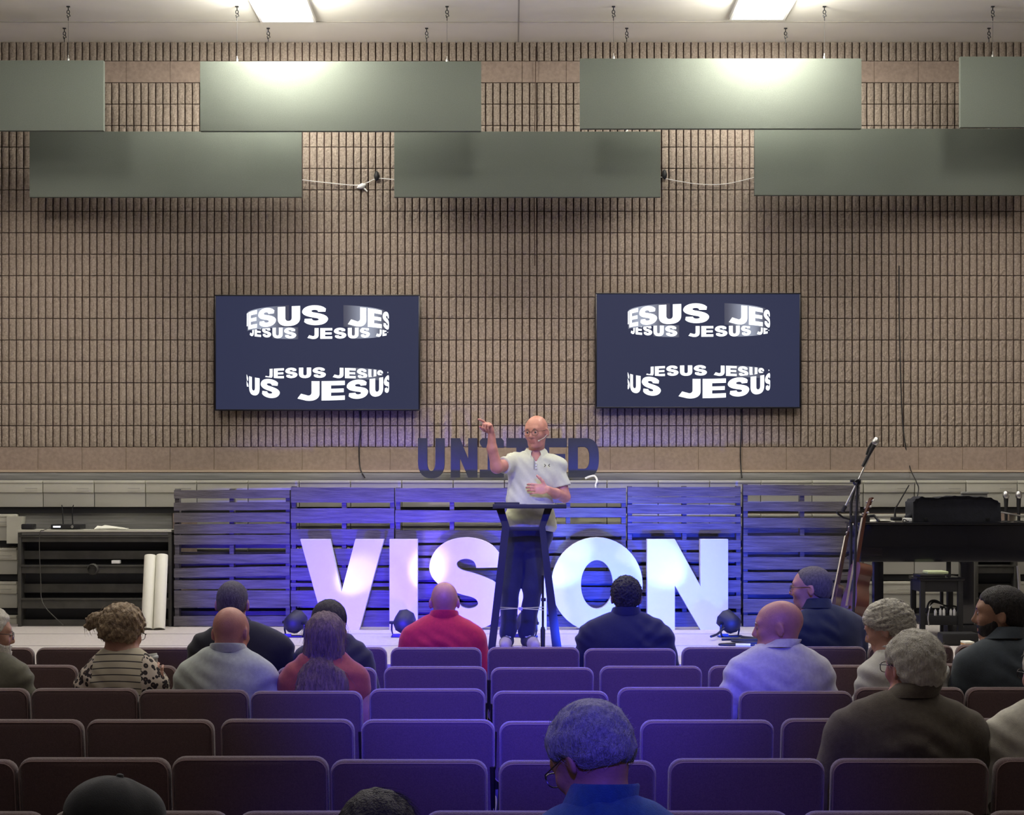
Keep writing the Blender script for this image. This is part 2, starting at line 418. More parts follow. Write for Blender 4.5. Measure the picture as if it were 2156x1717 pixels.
for (cx, cy, lb) in ((793, 371, 'dark oval wall hook left of the centre lower acoustic panel'),
                     (1399, 368, 'dark oval wall hook right of the centre lower acoustic panel')):
    m = MB(); c = P(cx, cy, wd)
    m.lathe([(0.002, -0.045), (0.02, -0.03), (0.026, 0), (0.018, 0.035), (0.002, 0.05)], c, 10)
    m.box(c.x-0.004, c.x+0.004, c.y, WALL-0.02, c.z-0.01, c.z+0.01)
    tag(m.build('wall_hook', 'black'), lb, 'hook')
m = MB(); c = P(762, 392, wd)
m.lathe([(0.003, -0.05), (0.022, -0.02), (0.026, 0.01), (0.004, 0.04)], c, 9, axis=(1, 0, 0.35)); m.tube([c, c+Vector((0.05, 0, -0.05))], 0.008)
tag(m.build('cord_knot', 'white'), 'white knot in the pale cord beside the left wall hook', 'cord')
wire('wall_cable', [P(757, 866, wd), P(759, 900, wd), P(756, 940, wd), P(758, 985, wd), P(768, 1006, 14.75)], 0.006, 'black', 'thin black cable hanging below the left screen')
wire('wall_cable', [P(1560, 862, wd), P(1561, 900, wd), P(1559, 950, wd), P(1560, 985, wd), P(1562, 1006, 14.75)], 0.006, 'black', 'thin black cable hanging below the right screen')
wire('wall_cable', [P(1893, 560, wd), P(1894, 700, wd), P(1899, 860, wd), P(1905, 930, wd), P(1916, 985, wd), P(1928, 1012, 14.2), P(1934, 1030, 14.1), P(1929, 1056, 14.05)], 0.005, 'black',
     'long thin black cable running down the wall toward the piano')
wire('wall_cable', [P(1128, 98, wd), P(1127, 200, wd), P(1126, 276, wd), P(1125, 420, wd), P(1126, 560, wd)], 0.004, 'mortar', 'thin dark cable running down the middle of the block wall')

# ---------------------------------------------------------------- lettering (own outlines, unit height)
def arc(cx, cy, rx, ry, a0, a1, n=14, p=1.0):
    out = []
    for k in range(n+1):
        a = math.radians(a0 + (a1-a0)*k/n); c, s_ = math.cos(a), math.sin(a)
        out.append((cx + rx*math.copysign(abs(c)**p, c), cy + ry*math.copysign(abs(s_)**p, s_)))
    return out
def catmull(pts, corners, n=5):
    out = []; N = len(pts)
    for i in range(N):
        p1 = Vector(pts[i]); p2 = Vector(pts[(i+1) % N])
        p0 = Vector(pts[i-1]) if i not in corners else p1
        p3 = Vector(pts[(i+2) % N]) if (i+1) % N not in corners else p2
        for k in range(n):
            t = k/n
            q = 0.5*((2*p1)+(-p0+p2)*t+(2*p0-5*p1+4*p2-p3)*t*t+(-p0+3*p1-3*p2+p3)*t**3); out.append((q.x, q.y))
    return out
S_half = [(1268,300),(1200,225),(1100,175),(1000,153),(920,150),(820,165),(730,200),(650,265),(600,350),(582,430),(590,490),(625,555),(690,615),(780,660),(910,704),(990,724),(1040,749),(1058,779),(1055,804),(1020,829),(960,839),(900,819),(875,784),(868,750),(658,754)]
S_all = S_half + [(1910-x, 1194-y) for x, y in S_half]
S_pts = catmull(S_all, {0, 23, 24, 25, 48, 49}, 3)
S_norm = [((x-582)/878.0, (1044-y)/878.0) for x, y in S_pts]      # about 0.85 wide, slightly over 1 high
def glyph(ch, s=0.31, w_=None):
    """loops, width"""
    if ch == 'I': return [[(0,0),(s,0),(s,1),(0,1)]], s
    if ch == 'V':
        return [[(0,1),(.28,0),(.665,0),(.94,1),(.62,1),(.465,.42),(.33,1)]], .94
    if ch == 'N':
        W = w_ or .91
        return [[(0,0),(s,0),(s,.49),(W-s,0),(W,0),(W,1),(W-s,1),(W-s,.48),(s,1),(0,1)]], W
    if ch == 'O':
        W = w_ or 1.02
        return [arc(W/2, .5, W/2, .52, 0, 360, 44)[:-1], arc(W/2, .5, W/2-.33, .27, 360, 0, 36)[:-1]], W
    if ch == 'S': return [S_norm], .85
    if ch == 'U':
        W = w_ or .8
        L = [(0,1)] + arc(W/2, .40, W/2, .42, 180, 360, 18, .85) + [(W,1),(W-s,1)] + arc(W/2, .42, W/2-s, .42-s*.72, 360, 180, 14, .85) + [(s,1)]
        return [L], W
    if ch == 'J':
        W = w_ or .85
        L = [(W-s,1),(W,1)] + arc(W*.52, .36, W*.48, .38, 0, -115, 14, .9) + [(0.0,.08),(.16,.34)] + arc(W*.50, .40, W*.5-s, .15, -120, 0, 8)
        return [L], W
    if ch == 'E':
        W = w_ or .72; b = .23
        return [[(0,0),(W,0),(W,b),(s,b),(s,.5-.1),(W*.95,.4),(W*.95,.6),(s,.6),(s,1-b),(W,1-b),(W,1),(0,1)]], W
    if ch == 'T':
        W = w_ or .8
        return [[(W/2-s/2,0),(W/2+s/2,0),(W/2+s/2,.76),(W,.76),(W,1),(0,1),(0,.76),(W/2-s/2,.76)]], W
    if ch == 'L_I':      # slab-ended I
        W = .68
        return [[(0,0),(W,0),(W,.2),(W/2+s/2,.2),(W/2+s/2,.76),(W,.76),(W,.93),(W-.07,1),(0.07,1),(0,.93),(0,.86),(.08,.76),(W/2-s/2,.76),(W/2-s/2,.2),(0,.2)]], W
    if ch == 'D':
        W = w_ or .8
        o_ = [(0,0),(W*.55,0)] + arc(W*.52, .5, W*.48, .5, -85, 85, 16, .75) + [(W*.55,1),(0,1)]
        i_ = [(s,.22),(s,.78)] + arc(W*.48, .5, W*.52-s, .28, 85, -85, 12, .75)
        return [o_, i_], W

def big_letter(ch, x0, x1, ytop, ybot, d, th, name, mats, label, cat, group, w_=None, s=.31, fit=True):
    loops, W = glyph(ch, s, w_)
    xa, xb = X(x0, d), X(x1, d); H = (ybot-ytop)*d/F; zb = Z(ybot, d)
    sx = (xb-xa)/W
    m = MB()
    m.poly([[(p[0]*sx - (xb-xa)/2, p[1]*H) for p in L] for L in loops], 0, th, 0, 1)
    o = m.build(name, mats, loc=((xa+xb)/2, d, zb)); tag(o, label, cat, group); return o

# VISION: white standing letters
LDp = 13.62; yb = 1037 + (EYE-STG)*F/LDp
for ch, a, b, lb in (('V', 632, 808, 'white standing letter V, leftmost of the big stage letters'),
                     ('I', 820, 879, 'white standing letter I between V and S'),
                     ('S', 904, 1064, 'white standing letter S behind the red-shirted man'),
                     ('I', 1090, 1151, 'white standing letter I mostly hidden behind the speaker and lectern'),
                     ('O', 1161, 1353, 'white standing letter O behind the curly-haired man'),
                     ('N', 1363, 1533, 'white standing letter N, rightmost of the big stage letters')):
    big_letter(ch, a, b, 1136, yb, LDp, 0.10, 'standing_letter', ['letterwhite', 'letterside'], lb, 'letter', 'big white letters on the stage')
# UNITED: navy letters on top of the bleachers
UDp = 14.36; ub = 1006
for ch, a, b, lb, w_ in (('U', 880, 936, 'navy letter U standing on the bleachers, first of its word', .68),
                         ('N', 949, 1005, 'navy letter N on the bleachers between U and I', .68),
                         ('L_I', 1010, 1061, 'navy slab letter I on the bleachers behind the raised forearm', None),
                         ('T', 1066, 1128, 'navy letter T on the bleachers behind the speaker\'s head', .74),
                         ('E', 1137, 1193, 'navy letter E on the bleachers right of the speaker\'s head', .68),
                         ('D', 1197, 1261, 'navy letter D on the bleachers, last of its word', .76)):
    big_letter(ch, a, b, 923, ub, UDp, 0.07, 'navy_letter', ['navyletter', 'navyletter'], lb, 'letter', 'navy letters on top of the bleachers', w_, s=.235)
wire('white_ribbon', [P(1232, 1008, 14.3), P(1242, 1004, 14.3), P(1252, 1003, 14.3), P(1257, 1012, 14.2), P(1254, 1022, 14.17), P(1255, 1030, 14.16)], 0.009, 'white',
     'loose white ribbon hanging over the bleacher edge below the letter D', 'ribbon')

# ---------------------------------------------------------------- televisions
M['screen'] = mat('lit_screen', (0.006, 0.006, 0.008), 0.5, emis=(0.030, 0.036, 0.085), estr=0.85, spec=0.1)
M['screentext'] = mat('screen_white', (0.5, 0.5, 0.5), 0.4, emis=(0.86, 0.93, 1.0), estr=0.98)
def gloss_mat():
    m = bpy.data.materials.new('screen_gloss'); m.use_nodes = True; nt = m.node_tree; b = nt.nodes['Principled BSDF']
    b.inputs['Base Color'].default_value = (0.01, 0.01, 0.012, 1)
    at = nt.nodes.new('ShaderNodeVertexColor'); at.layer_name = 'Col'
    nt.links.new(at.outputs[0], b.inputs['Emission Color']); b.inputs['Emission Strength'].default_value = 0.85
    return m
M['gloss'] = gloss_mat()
def ring_text(mb, cx, R, yc, sag, h, starts, adv, gap, T, ext=1.0, clipy=None, depth=0.0):
    """words JESUS wrapped on a ring; angles in degrees; heights in screen px"""
    widths = {'J': .86, 'E': .92, 'S': 1.0, 'U': .95}
    for st in starts:
        a = st
        for ch in 'JESUS':
            aw = adv*widths[ch]
            if a+aw < -88 or a > 88: a += aw+gap; continue
            loops, W = glyph(ch, .34, .95 if ch in 'UJ' else .85 if ch == 'E' else None)
            L2 = []
            for L in loops:
                out = []
                for i in range(len(L)):
                    p, q = L[i], L[(i+1) % len(L)]
                    for k in range(4):
                        u = p[0]+(q[0]-p[0])*k/4; v = p[1]+(q[1]-p[1])*k/4
                        an = math.radians(max(-88, min(88, a + aw*u/W)))
                        x = cx + R*math.sin(an)
                        hh = h*(0.84+0.16*math.cos(an))
                        y = yc + sag*(1-math.cos(an)) - (v-.5)*hh
                        if clipy is not None:
                            lim = clipy(x)
                            y = max(y, lim) if clipy(None) > 0 else min(y, lim)
                        out.append((x, y))
                L2.append(out)
            if a < -84 or a+aw > 100:
                pass
            # drop degenerate letters squeezed at the rim
            xs_ = [p[0] for p in L2[0]]; ys_ = [p[1] for p in L2[0]]
            if max(xs_)-min(xs_) > 6 and max(ys_)-min(ys_) > 6:
                mb.poly([[T(p) for p in L] for L in L2], -0.0060-depth, None)
            a += aw+gap
def television(x0, x1, y0, y1, label, ylift):
    d = WALL-0.13; xa, xb, zt, zb = X(x0, d), X(x1, d), Z(y0, d), Z(y1, d)
    cx = (xa+xb)/2; W = xb-xa; H = zt-zb
    t = thing('television', label, 'television', (cx, d, zb), group='wall-mounted televisions')
    m = MB(); bz = 0.012
    m.box(-W/2, W/2, -0.004, 0.05, 0, bz, 0, .002); m.box(-W/2, W/2, -0.004, 0.05, H-bz, H, 0, .002)
    m.box(-W/2, -W/2+bz, -0.004, 0.05, bz, H-bz, 0, .002); m.box(W/2-bz, W/2, -0.004, 0.05, bz, H-bz, 0, .002)
    m.box(-W/2+bz, W/2-bz, 0.01, 0.05, bz, H-bz, 0); m.build('casing', 'bezel', t)
    m = MB(); m.box(-W/2+bz, W/2-bz, 0.0, 0.009, bz, H-bz); m.build('screen', 'screen', t)
    m = MB(); m.box(-0.3, 0.3, 0.05, 0.105, H*.3, H*.7); m.build('wall_mount', 'black', t)
    # picture coordinates: zoomed px of a 1858 x 1052 picture with origin top left
    def T(p): return (p[0]/1858.0*W - W/2, H - p[1]/1052.0*H)
    m = MB()
    cxp, R = 935.0, 645.0
    up = lambda x: -1.0 if x is None else 0
    # upper ring, front band arching down at the ends; back band below it
    ring_text(m, cxp, R, 188, 66, 178, (24.8, -97.5), 21.0, 1.6, T)
    def c1(x):
        if x is None: return 1
        c = math.sqrt(max(0, 1-((x-cxp)/R)**2)); return 188 + 66*(1-c) + 89*(.84+.16*c) + 12
    ring_text(m, cxp, R, 352, -34, 98, (-8.5, -73, 54.5), 10.6, 1.3, T, clipy=c1)
    m.build('ring_lettering', 'screentext', t, label='white words wrapped round the upper ring on the lit screen')
    m = MB()
    ring_text(m, cxp, R, 708, 42, 94, (12, -48.5, 72), 10.6, 1.2, T, clipy=lambda x: -1 if x is None else 872-75*(1-math.sqrt(max(0, 1-((x-cxp)/R)**2)))-100)
    ring_text(m, cxp, R, 873, -76, 176, (-16.7, -138), 21.0, 1.6, T)
    m.build('ring_lettering', 'screentext', t, label='white words wrapped round the lower ring on the lit screen')
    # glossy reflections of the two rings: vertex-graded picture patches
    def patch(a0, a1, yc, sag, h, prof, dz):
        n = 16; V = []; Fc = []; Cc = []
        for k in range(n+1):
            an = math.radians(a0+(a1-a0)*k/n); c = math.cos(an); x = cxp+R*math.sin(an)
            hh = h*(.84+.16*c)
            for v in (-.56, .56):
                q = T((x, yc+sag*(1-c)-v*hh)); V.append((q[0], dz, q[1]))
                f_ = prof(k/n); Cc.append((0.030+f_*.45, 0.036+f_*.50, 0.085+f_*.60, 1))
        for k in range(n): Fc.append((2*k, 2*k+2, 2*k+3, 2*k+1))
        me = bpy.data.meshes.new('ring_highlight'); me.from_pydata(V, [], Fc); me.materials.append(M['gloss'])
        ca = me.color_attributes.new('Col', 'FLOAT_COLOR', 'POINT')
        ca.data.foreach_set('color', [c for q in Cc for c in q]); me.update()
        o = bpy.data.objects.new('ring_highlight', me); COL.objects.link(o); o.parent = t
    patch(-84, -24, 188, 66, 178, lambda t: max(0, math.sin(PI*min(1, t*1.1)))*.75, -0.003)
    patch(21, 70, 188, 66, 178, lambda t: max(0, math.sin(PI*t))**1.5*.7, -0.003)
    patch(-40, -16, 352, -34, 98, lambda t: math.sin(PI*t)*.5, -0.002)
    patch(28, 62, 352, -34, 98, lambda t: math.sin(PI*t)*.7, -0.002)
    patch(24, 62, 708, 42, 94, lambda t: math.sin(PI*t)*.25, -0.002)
    return t
television(452, 884, 621, 865, 'large television on the block wall, left of the speaker', 0)
television(1254, 1686, 617, 860, 'large television on the block wall, right of the speaker', 0)

# ---------------------------------------------------------------- retracted bleachers
BD = 14.2
mod_w = 108*BD/F
def module_mesh():
    h = 55*BD/F; w_ = mod_w-0.006
    m = MB()
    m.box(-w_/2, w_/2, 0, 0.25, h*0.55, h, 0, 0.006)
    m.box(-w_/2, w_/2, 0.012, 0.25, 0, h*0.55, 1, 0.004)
    m.box(-w_/2, w_/2, -0.008, 0.25, h-0.022, h+0.004, 0, 0.008)
    m.box(w_*.16, w_*.40, -0.002, 0.002, h*.70, h*.73, 1); m.box(w_*.16, w_*.40, -0.002, 0.002, h*.60, h*.62, 1)
    return m
mod0 = None
def bank(label, spec, off=90):
    """spec: list of (row, x_first_px, x_last_px)"""
    global mod0
    t = thing('bleacher_bank', label, 'bleachers', (0, BD, STG))
    for (row, xa, xb) in spec:
        z = Z(1012+71*row+56, BD) - STG
        k0 = math.floor((xa-off)/108.0); k1 = math.ceil((xb-off)/108.0)
        for k in range(k0, k1):
            px = off+108*k+54
            if px-54 < xa-30 or px+54 > xb+30: continue
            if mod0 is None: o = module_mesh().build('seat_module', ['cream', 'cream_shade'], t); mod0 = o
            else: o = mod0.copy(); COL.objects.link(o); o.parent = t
            o.location = (X(px, BD), 0, z)
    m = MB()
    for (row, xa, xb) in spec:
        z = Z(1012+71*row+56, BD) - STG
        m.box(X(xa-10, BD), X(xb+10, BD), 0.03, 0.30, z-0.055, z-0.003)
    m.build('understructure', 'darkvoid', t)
    return t
bank('long top tier of cream plastic seats of the folded bleachers, along the whole wall', [(0, -126, 2250)])
bank('folded bleacher tiers of cream seats at the left edge', [(1, -180, 36), (2, -180, 36), (3, -180, 36), (4, -180, 36)], off=36)
bank('folded bleacher tiers of cream seats behind the pallets', [(1, 360, 1818), (2, 360, 1818), (3, 360, 1818), (4, 360, 1818)])
bank('folded bleacher tiers of cream seats under and behind the piano', [(1, 1820, 2034), (2, 1820, 2034), (3, 1820, 2034), (4, 1820, 2034)])
bank('folded bleacher tiers of cream seats at the right edge, past the dark aisle rails', [(1, 2144, 2360), (2, 2144, 2360), (3, 2144, 2360)])
# slanting end cap of the left bank
m = MB(); q = BD-0.05
m.add([P(47, 1088, q), P(39, 1145, q), P(14, 1145, q), P(14, 1088, q)] + [v+Vector((0, .3, 0)) for v in (P(47, 1088, q), P(39, 1145, q), P(14, 1145, q), P(14, 1088, q))],
      [(0,1,2,3),(4,7,6,5),(0,4,5,1),(1,5,6,2),(3,2,6,7),(0,3,7,4)])
o = m.build('end_cap', 'cream'); tag(o, 'slanted cream end cap at the top of the left bleacher tiers', 'bleacher end cap')
def aisle(xa, xb, label, ytop=1116, d0=13.95):
    t = thing('bleacher_aisle', label, 'bleacher aisle', ((X(xa, d0)+X(xb, d0))/2, d0, STG)); cx = t.location.x
    a, b = X(xa, d0)-cx, X(xb, d0)-cx
    zz = lambda y: Z(y, d0)-STG
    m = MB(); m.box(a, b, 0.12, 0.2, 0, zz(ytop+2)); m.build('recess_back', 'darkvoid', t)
    m = MB(); m.box(a, b, -0.02, 0.25, zz(ytop+5), zz(ytop), 0, .004); m.build('top_ledge', 'cream', t)
    m = MB(); m.box(a, b, 0.0, 0.25, zz(ytop+11), zz(ytop+6)); m.build('nosing', 'deckboard', t)
    for (y0, y1, dy) in ((1128, 1142, 0), (1161, 1179, .07), (1190, 1208, 0), (1231, 1250, .07), (1260, 1282, 0), (1306, 1324, .05)):
        m = MB(); m.box(a+.01, b-.01, dy, dy+0.05, zz(y1), zz(y0), 0, .006)
        if dy == 0: m.box(a+.01, b-.01, dy-0.012, dy+0.03, zz(y0+4), zz(y0), 0, .004)
        m.build('rail', 'darkrail', t)
    for x in (a, b-0.03):
        m = MB(); m.box(x, x+0.03, -0.01, 0.2, 0, zz(ytop+6), 0, .004); m.build('side_post', 'darkrail', t)
    return t
al = aisle(38, 362, 'dark recessed bleacher aisle with horizontal rails, left of the pallets')
m = MB(); c = P(196, 1199, 13.94); m.lathe([(0.001, -0.02), (0.05, -0.015), (0.05, 0.01), (0.04, 0.02)], (c.x-al.location.x, -0.02, c.z-STG), 16, axis=(0, -1, 0)); m.build('round_latch', 'darkrail', al)
m = MB(); c = P(243, 1184, 13.94); m.box(c.x-al.location.x-.035, c.x-al.location.x+.035, -0.01, 0.05, c.z-STG-.014, c.z-STG+.014, 0, .004); m.build('label_plate', 'white', al, label='small pale label plate')
aisle(2052, 2142, 'dark recessed bleacher aisle behind the piano at the right')
# grey riser board behind the aisle top
m = MB(); m.box(X(-150, 14.3), X(364, 14.3), 14.26, 14.3, Z(1117, 14.3), Z(1078, 14.3)); tag(m.build('riser_board', 'deckboard'), 'grey scuffed board above the left bleacher aisle', 'board')
# hand rail piece at the right
o = MB().tube([P(2143, 1192, 13.9), P(2146, 1235, 13.9), P(2150, 1300, 13.9), P(2150, 1319, 13.9)], 0.016).build('hand_rail', 'steel'); tag(o, 'bent steel hand rail at the right edge', 'hand rail')

# things on the aisle ledge
def receiver():
    d = 13.98; x0, x1 = X(107, d), X(169, d); z0 = Z(1118, d)
    t = thing('wireless_receiver', 'black wireless microphone receiver with two antennas on the left bleacher ledge', 'receiver', ((x0+x1)/2, d+.08, Z(1116, 13.95)))
    w_ = x1-x0; m = MB(); m.box(-w_/2, w_/2, -.08, .1, 0.004, .045, 0, .004); m.build('casing', 'black', t)
    for sx in (-.06, .025):
        m = MB(); m.tube([(sx, .06, .04), (sx-.006, .06, .17 if sx < 0 else .17), (sx-.012 if sx < 0 else sx+.006, .06, .215)], [.006, .0045, .004]); m.build('antenna', 'black', t)
    m = MB(); m.box(-w_/2+.02, -w_/2+.085, -.083, -.079, .018, .033); m.build('display', 'screentext', t, label='lit display')
    m = MB(); m.lathe([(0.012, 0), (0.012, .01), (.004, .012)], (.06, -.08, .025), 12, axis=(0, -1, 0)); m.build('knob', 'steel', t)
receiver()
m = MB(); d = 13.97; zt = Z(1116, 13.95)
for k, (a, b, ang) in enumerate(((196, 262, .1), (205, 250, -.15))):
    cx = X((a+b)/2, d); w_ = X(b, d)-X(a, d)
    R = Matrix.Rotation(ang, 3, 'Z')
    vs = [R @ Vector((sx*w_/2, sy*.09, .004+k*.006+(.012*(1-sx) if sy > 0 else 0))) + Vector((cx, d+.1, zt)) for sx, sy in ((-1,-1),(1,-1),(1,1),(-1,1))]
    m.add(vs + [v+Vector((0, 0, .003)) for v in vs], [(3,2,1,0),(4,5,6,7),(0,1,5,4),(1,2,6,5),(2,3,7,6),(3,0,4,7)])
tag(m.build('paper_sheets', 'paper'), 'loose white papers lying on the left bleacher ledge', 'papers')
m = MB(); d = 13.97; m.box(X(44, d), X(70, d), d, d+.1, zt+.002, zt+.05, 0, .012); tag(m.build('adapter_box', 'black'), 'dark adapter box at the left end of the bleacher ledge', 'adapter')
wire('receiver_cable', [Vector((X(107, 13.98), 13.98, zt+.02)), P(92, 1117, 13.93), P(84, 1122, 13.90), P(83, 1160, 13.90), P(86, 1230, 13.88), P(87, 1260, 13.86), P(96, 1280, 13.82), P(115, 1300, 13.78), P(133, 1317, 13.74)], .004, 'darkrail', 'thin cable dangling from the receiver down to the stage')

# two paper rolls
for (xa, xb, xc, xd, y0, lb) in ((304, 329, 297, 322, 1171, 'white paper roll leaning beside the leftmost pallet, left of the pair'),
                             (329, 354, 322, 348, 1170, 'white paper roll leaning beside the leftmost pallet, right of the pair')):
    d = 13.62; top = P((xa+xb)/2, y0, d+.22); bot = Vector((X((xc+xd)/2, d), d, STG+.004)); r = (xb-xa)/2*d/F
    ax = (top-bot).normalized(); L = (top-bot).length
    m = MB(); m.lathe([(r*.55, .01), (r*.97, 0), (r, .004), (r, L-.004), (r*.97, L), (r*.55, L-.01)], bot+Vector((0, 0, r*.02)), 26, axis=ax)
    tag(m.build('paper_roll', 'paper'), lb, 'paper roll', 'pair of white paper rolls')

# ---------------------------------------------------------------- pallets
def pallet(x0, x1, ytop, ybot, slats, label, d=13.92, seed=0, back=True):
    rnd = random.Random(seed)
    xa, xb = X(x0, d), X(x1, d); cx = (xa+xb)/2; w_ = xb-xa-.006; zt = Z(ytop, d)-STG
    t = thing('wooden_pallet', label, 'pallet', (cx, d, STG), group='dark pallets standing along the stage back')
    for sx in (-w_/2+.02, 0.0+rnd.uniform(-.01, .01), w_/2-.02):
        m = MB(); m.box(sx-.019, sx+.019, 0.02, 0.108, 0, zt+rnd.uniform(-.004, .012), 0, .002); m.build('stringer', 'pallet', t)
    for (a, b, sl) in slats:
        za, zb_ = Z(a, d)-STG, Z(b, d)-STG; s2 = sl*d/F/2
        m = MB(); n = 6; vs = []
        for k in range(n+1):
            u = k/n; x = -w_/2 + w_*u + (0 if 0 < k < n else rnd.uniform(-.004, .0)); j = rnd.uniform(-.002, .002)
            top = za + (u-.5)*2*s2 + j; bt = zb_ + (u-.5)*2*s2*rnd.uniform(.8, 1.0) - j
            yy = rnd.uniform(-.001, .001)
            vs += [(x, yy, bt), (x, yy, top), (x, yy+.019, top), (x, yy+.019, bt)]
        fs = [(0,1,2,3)] + [(4*n+3, 4*n+2, 4*n+1, 4*n)]
        for k in range(n):
            q = 4*k
            fs += [(q, q+4, q+5, q+1), (q+1, q+5, q+6, q+2), (q+2, q+6, q+7, q+3), (q+3, q+7, q+4, q)]
        m.add(vs, fs); m.build('front_slat', 'pallet', t)
    if back:
        hh = zt
        for k in range(5):
            zc = .06 + k*(hh-.5)/4
            m = MB(); m.box(-w_/2, w_/2, .108, .126, zc-.07, zc+.07, 0, .002); m.build('back_slat', 'pallet', t)
    return t
pallet(366, 611, 1032, 1319, [(1032,1050,1),(1058,1075,2),(1080,1100,1),(1104,1124,1),(1127,1147,1),(1168,1187,2),(1195,1215,5),(1222,1241,1),(1244,1262,0),(1262,1280,0),(1298,1319,0)],
       'leftmost dark pallet beside the white paper rolls, one wide dark gap near its foot', seed=1)
pallet(612, 831, 1027, 1322, [(1027,1059,-1),(1071,1102,0),(1115,1147,0),(1156,1190,0),(1196,1222,0),(1228,1236,0),(1244,1278,0),(1286,1322,0)],
       'pallet behind the white letter V', seed=2)
pallet(832, 1073, 1028, 1322, [(1028,1058,0),(1075,1100,0),(1118,1143,0),(1149,1170,0),(1176,1196,0),(1202,1222,0),(1230,1262,0),(1269,1290,0),(1296,1322,0)],
       'pallet behind the letters I and S, left of the lectern', seed=3)
pallet(1076, 1319, 1028, 1322, [(1028,1060,0),(1070,1090,0),(1104,1130,0),(1138,1165,0),(1171,1196,0),(1203,1230,0),(1237,1262,0),(1269,1294,0),(1298,1322,0)],
       'pallet behind the speaker and the white letter O', seed=4)
pallet(1321, 1561, 1026, 1322, [(1026,1046,0),(1047,1060,0),(1064,1083,-2),(1088,1100,-2),(1103,1123,0),(1138,1158,0),(1164,1184,0),(1192,1216,0),(1222,1248,0),(1256,1282,0),(1290,1322,0)],
       'pallet behind the white letter N', seed=5)
pallet(1565, 1812, 1022, 1322, [(1022,1044,-1),(1057,1077,0),(1091,1112,0),(1129,1150,0),(1150,1163,0),(1174,1199,0),(1205,1222,0),(1228,1252,0),(1262,1290,0),(1296,1322,0)],
       'rightmost dark pallet behind the microphone stand and guitars', seed=6)

# ---------------------------------------------------------------- LED par lights on the stage floor
def par_light(px, py, d, tgt, label, color, power, angle, blend=.35):
    loc = Vector((X(px, d), d, STG))
    t = thing('stage_light', label, 'stage light', loc, group='spotlights on the stage floor')
    c = Vector((0, 0, .115)); ax = (Vector(tgt)-(loc+c)).normalized()
    m = MB(); m.lathe([(0.001, -.085), (.045, -.08), (.07, -.055), (.084, -.02), (.086, .05), (.084, .075), (.076, .078), (.074, .06)], c, 8, axis=ax); m.sm = [False]*len(m.sm); m.build('lamp_housing', 'black', t)
    m = MB(); m.lathe([(0.001, .064), (.073, .064)], c, 20, axis=ax); m.build('lens', 'steel', t)
    m = MB(); side = ax.cross(Vector((0, 0, 1))).normalized()
    pts = [c+side*.1, c+side*.102+Vector((0, 0, -.06)), c+side*.09+Vector((0, 0, -.108)), c-side*.09+Vector((0, 0, -.108)), c-side*.102+Vector((0, 0, -.06)), c-side*.1]
    m.tube(pts, .008, n=6); m.tube([c+side*.08, c+side*.118], .013, n=8); m.tube([c-side*.08, c-side*.118], .013, n=8); m.build('yoke', 'darksteel', t)
    m = MB(); m.box(-.1, .1, -.05, .05, 0, .012, 0, .004); m.box(-.085, -.02, -.052, -.045, .012, .03, 0); m.build('base_plate', 'darksteel', t)
    s = spot('stage_light_beam', loc+c+ax*.09, tgt, power, color, angle, blend, .03)
    return t
PD = 12.95
par_light(620, 1300, PD, P(745, 1215, LDp), 'small black spotlight on the stage floor in front of the V', (0.80, 0.74, 1.0), 26, 27, .7)
par_light(850, 1300, PD, P(900, 1200, LDp), 'small black spotlight on the stage floor in front of the first I', (0.90, 0.72, 1.0), 34, 30, .7)
par_light(1537, 1300, PD, P(1395, 1190, LDp), 'small black spotlight with coiled cable on the stage floor in front of the N', (0.45, 0.88, 1.0), 34, 30, .7)
par_light(1106, 1300, 12.95, P(1190, 1190, LDp), 'small black spotlight hidden behind the lectern and the speaker\'s legs', (0.45, 0.88, 1.0), 28, 30, .7)
wire('stage_cable', [P(1497, 1341, 12.6), P(1510, 1336, 12.75), P(1528, 1322, 12.9), P(1550, 1322, 12.9)], .010, 'black', 'black plug cable running left from the rightmost stage light')
z = STG+.010
wire('stage_cable', [Vector((X(px, d), d, z)) for px, d in ((1560, 12.85), (1590, 12.75), (1640, 12.70), (1600, 12.60), (1550, 12.58), (1542, 12.5), (1570, 12.42), (1630, 12.45), (1655, 12.55), (1610, 12.68), (1560, 12.66), (1520, 12.62))], .009, 'black',
     'loosely coiled black cable on the stage by the bald man\'s face')
wire('stage_cable', [Vector((X(px, d), d, z)) for px, d in ((1650, 12.35), (1590, 12.32), (1530, 12.26), (1515, 12.20), (1550, 12.17), (1590, 12.15))], .008, 'black',
     'black cable loop with pale plug at the stage front')
m = MB(); m.tube([Vector((X(1549, 12.17), 12.17, z)), Vector((X(1580, 12.15), 12.15, z))], .012); tag(m.build('cable_plug', 'paper'), 'pale plug end on the black cable at the stage front', 'plug')
wire('stage_cable', [Vector((X(px, d), d, z)) for px, d in ((480, 13.2), (540, 13.35), (575, 13.22), (605, 13.0))], .008, 'black', 'black cable running to the leftmost stage light')

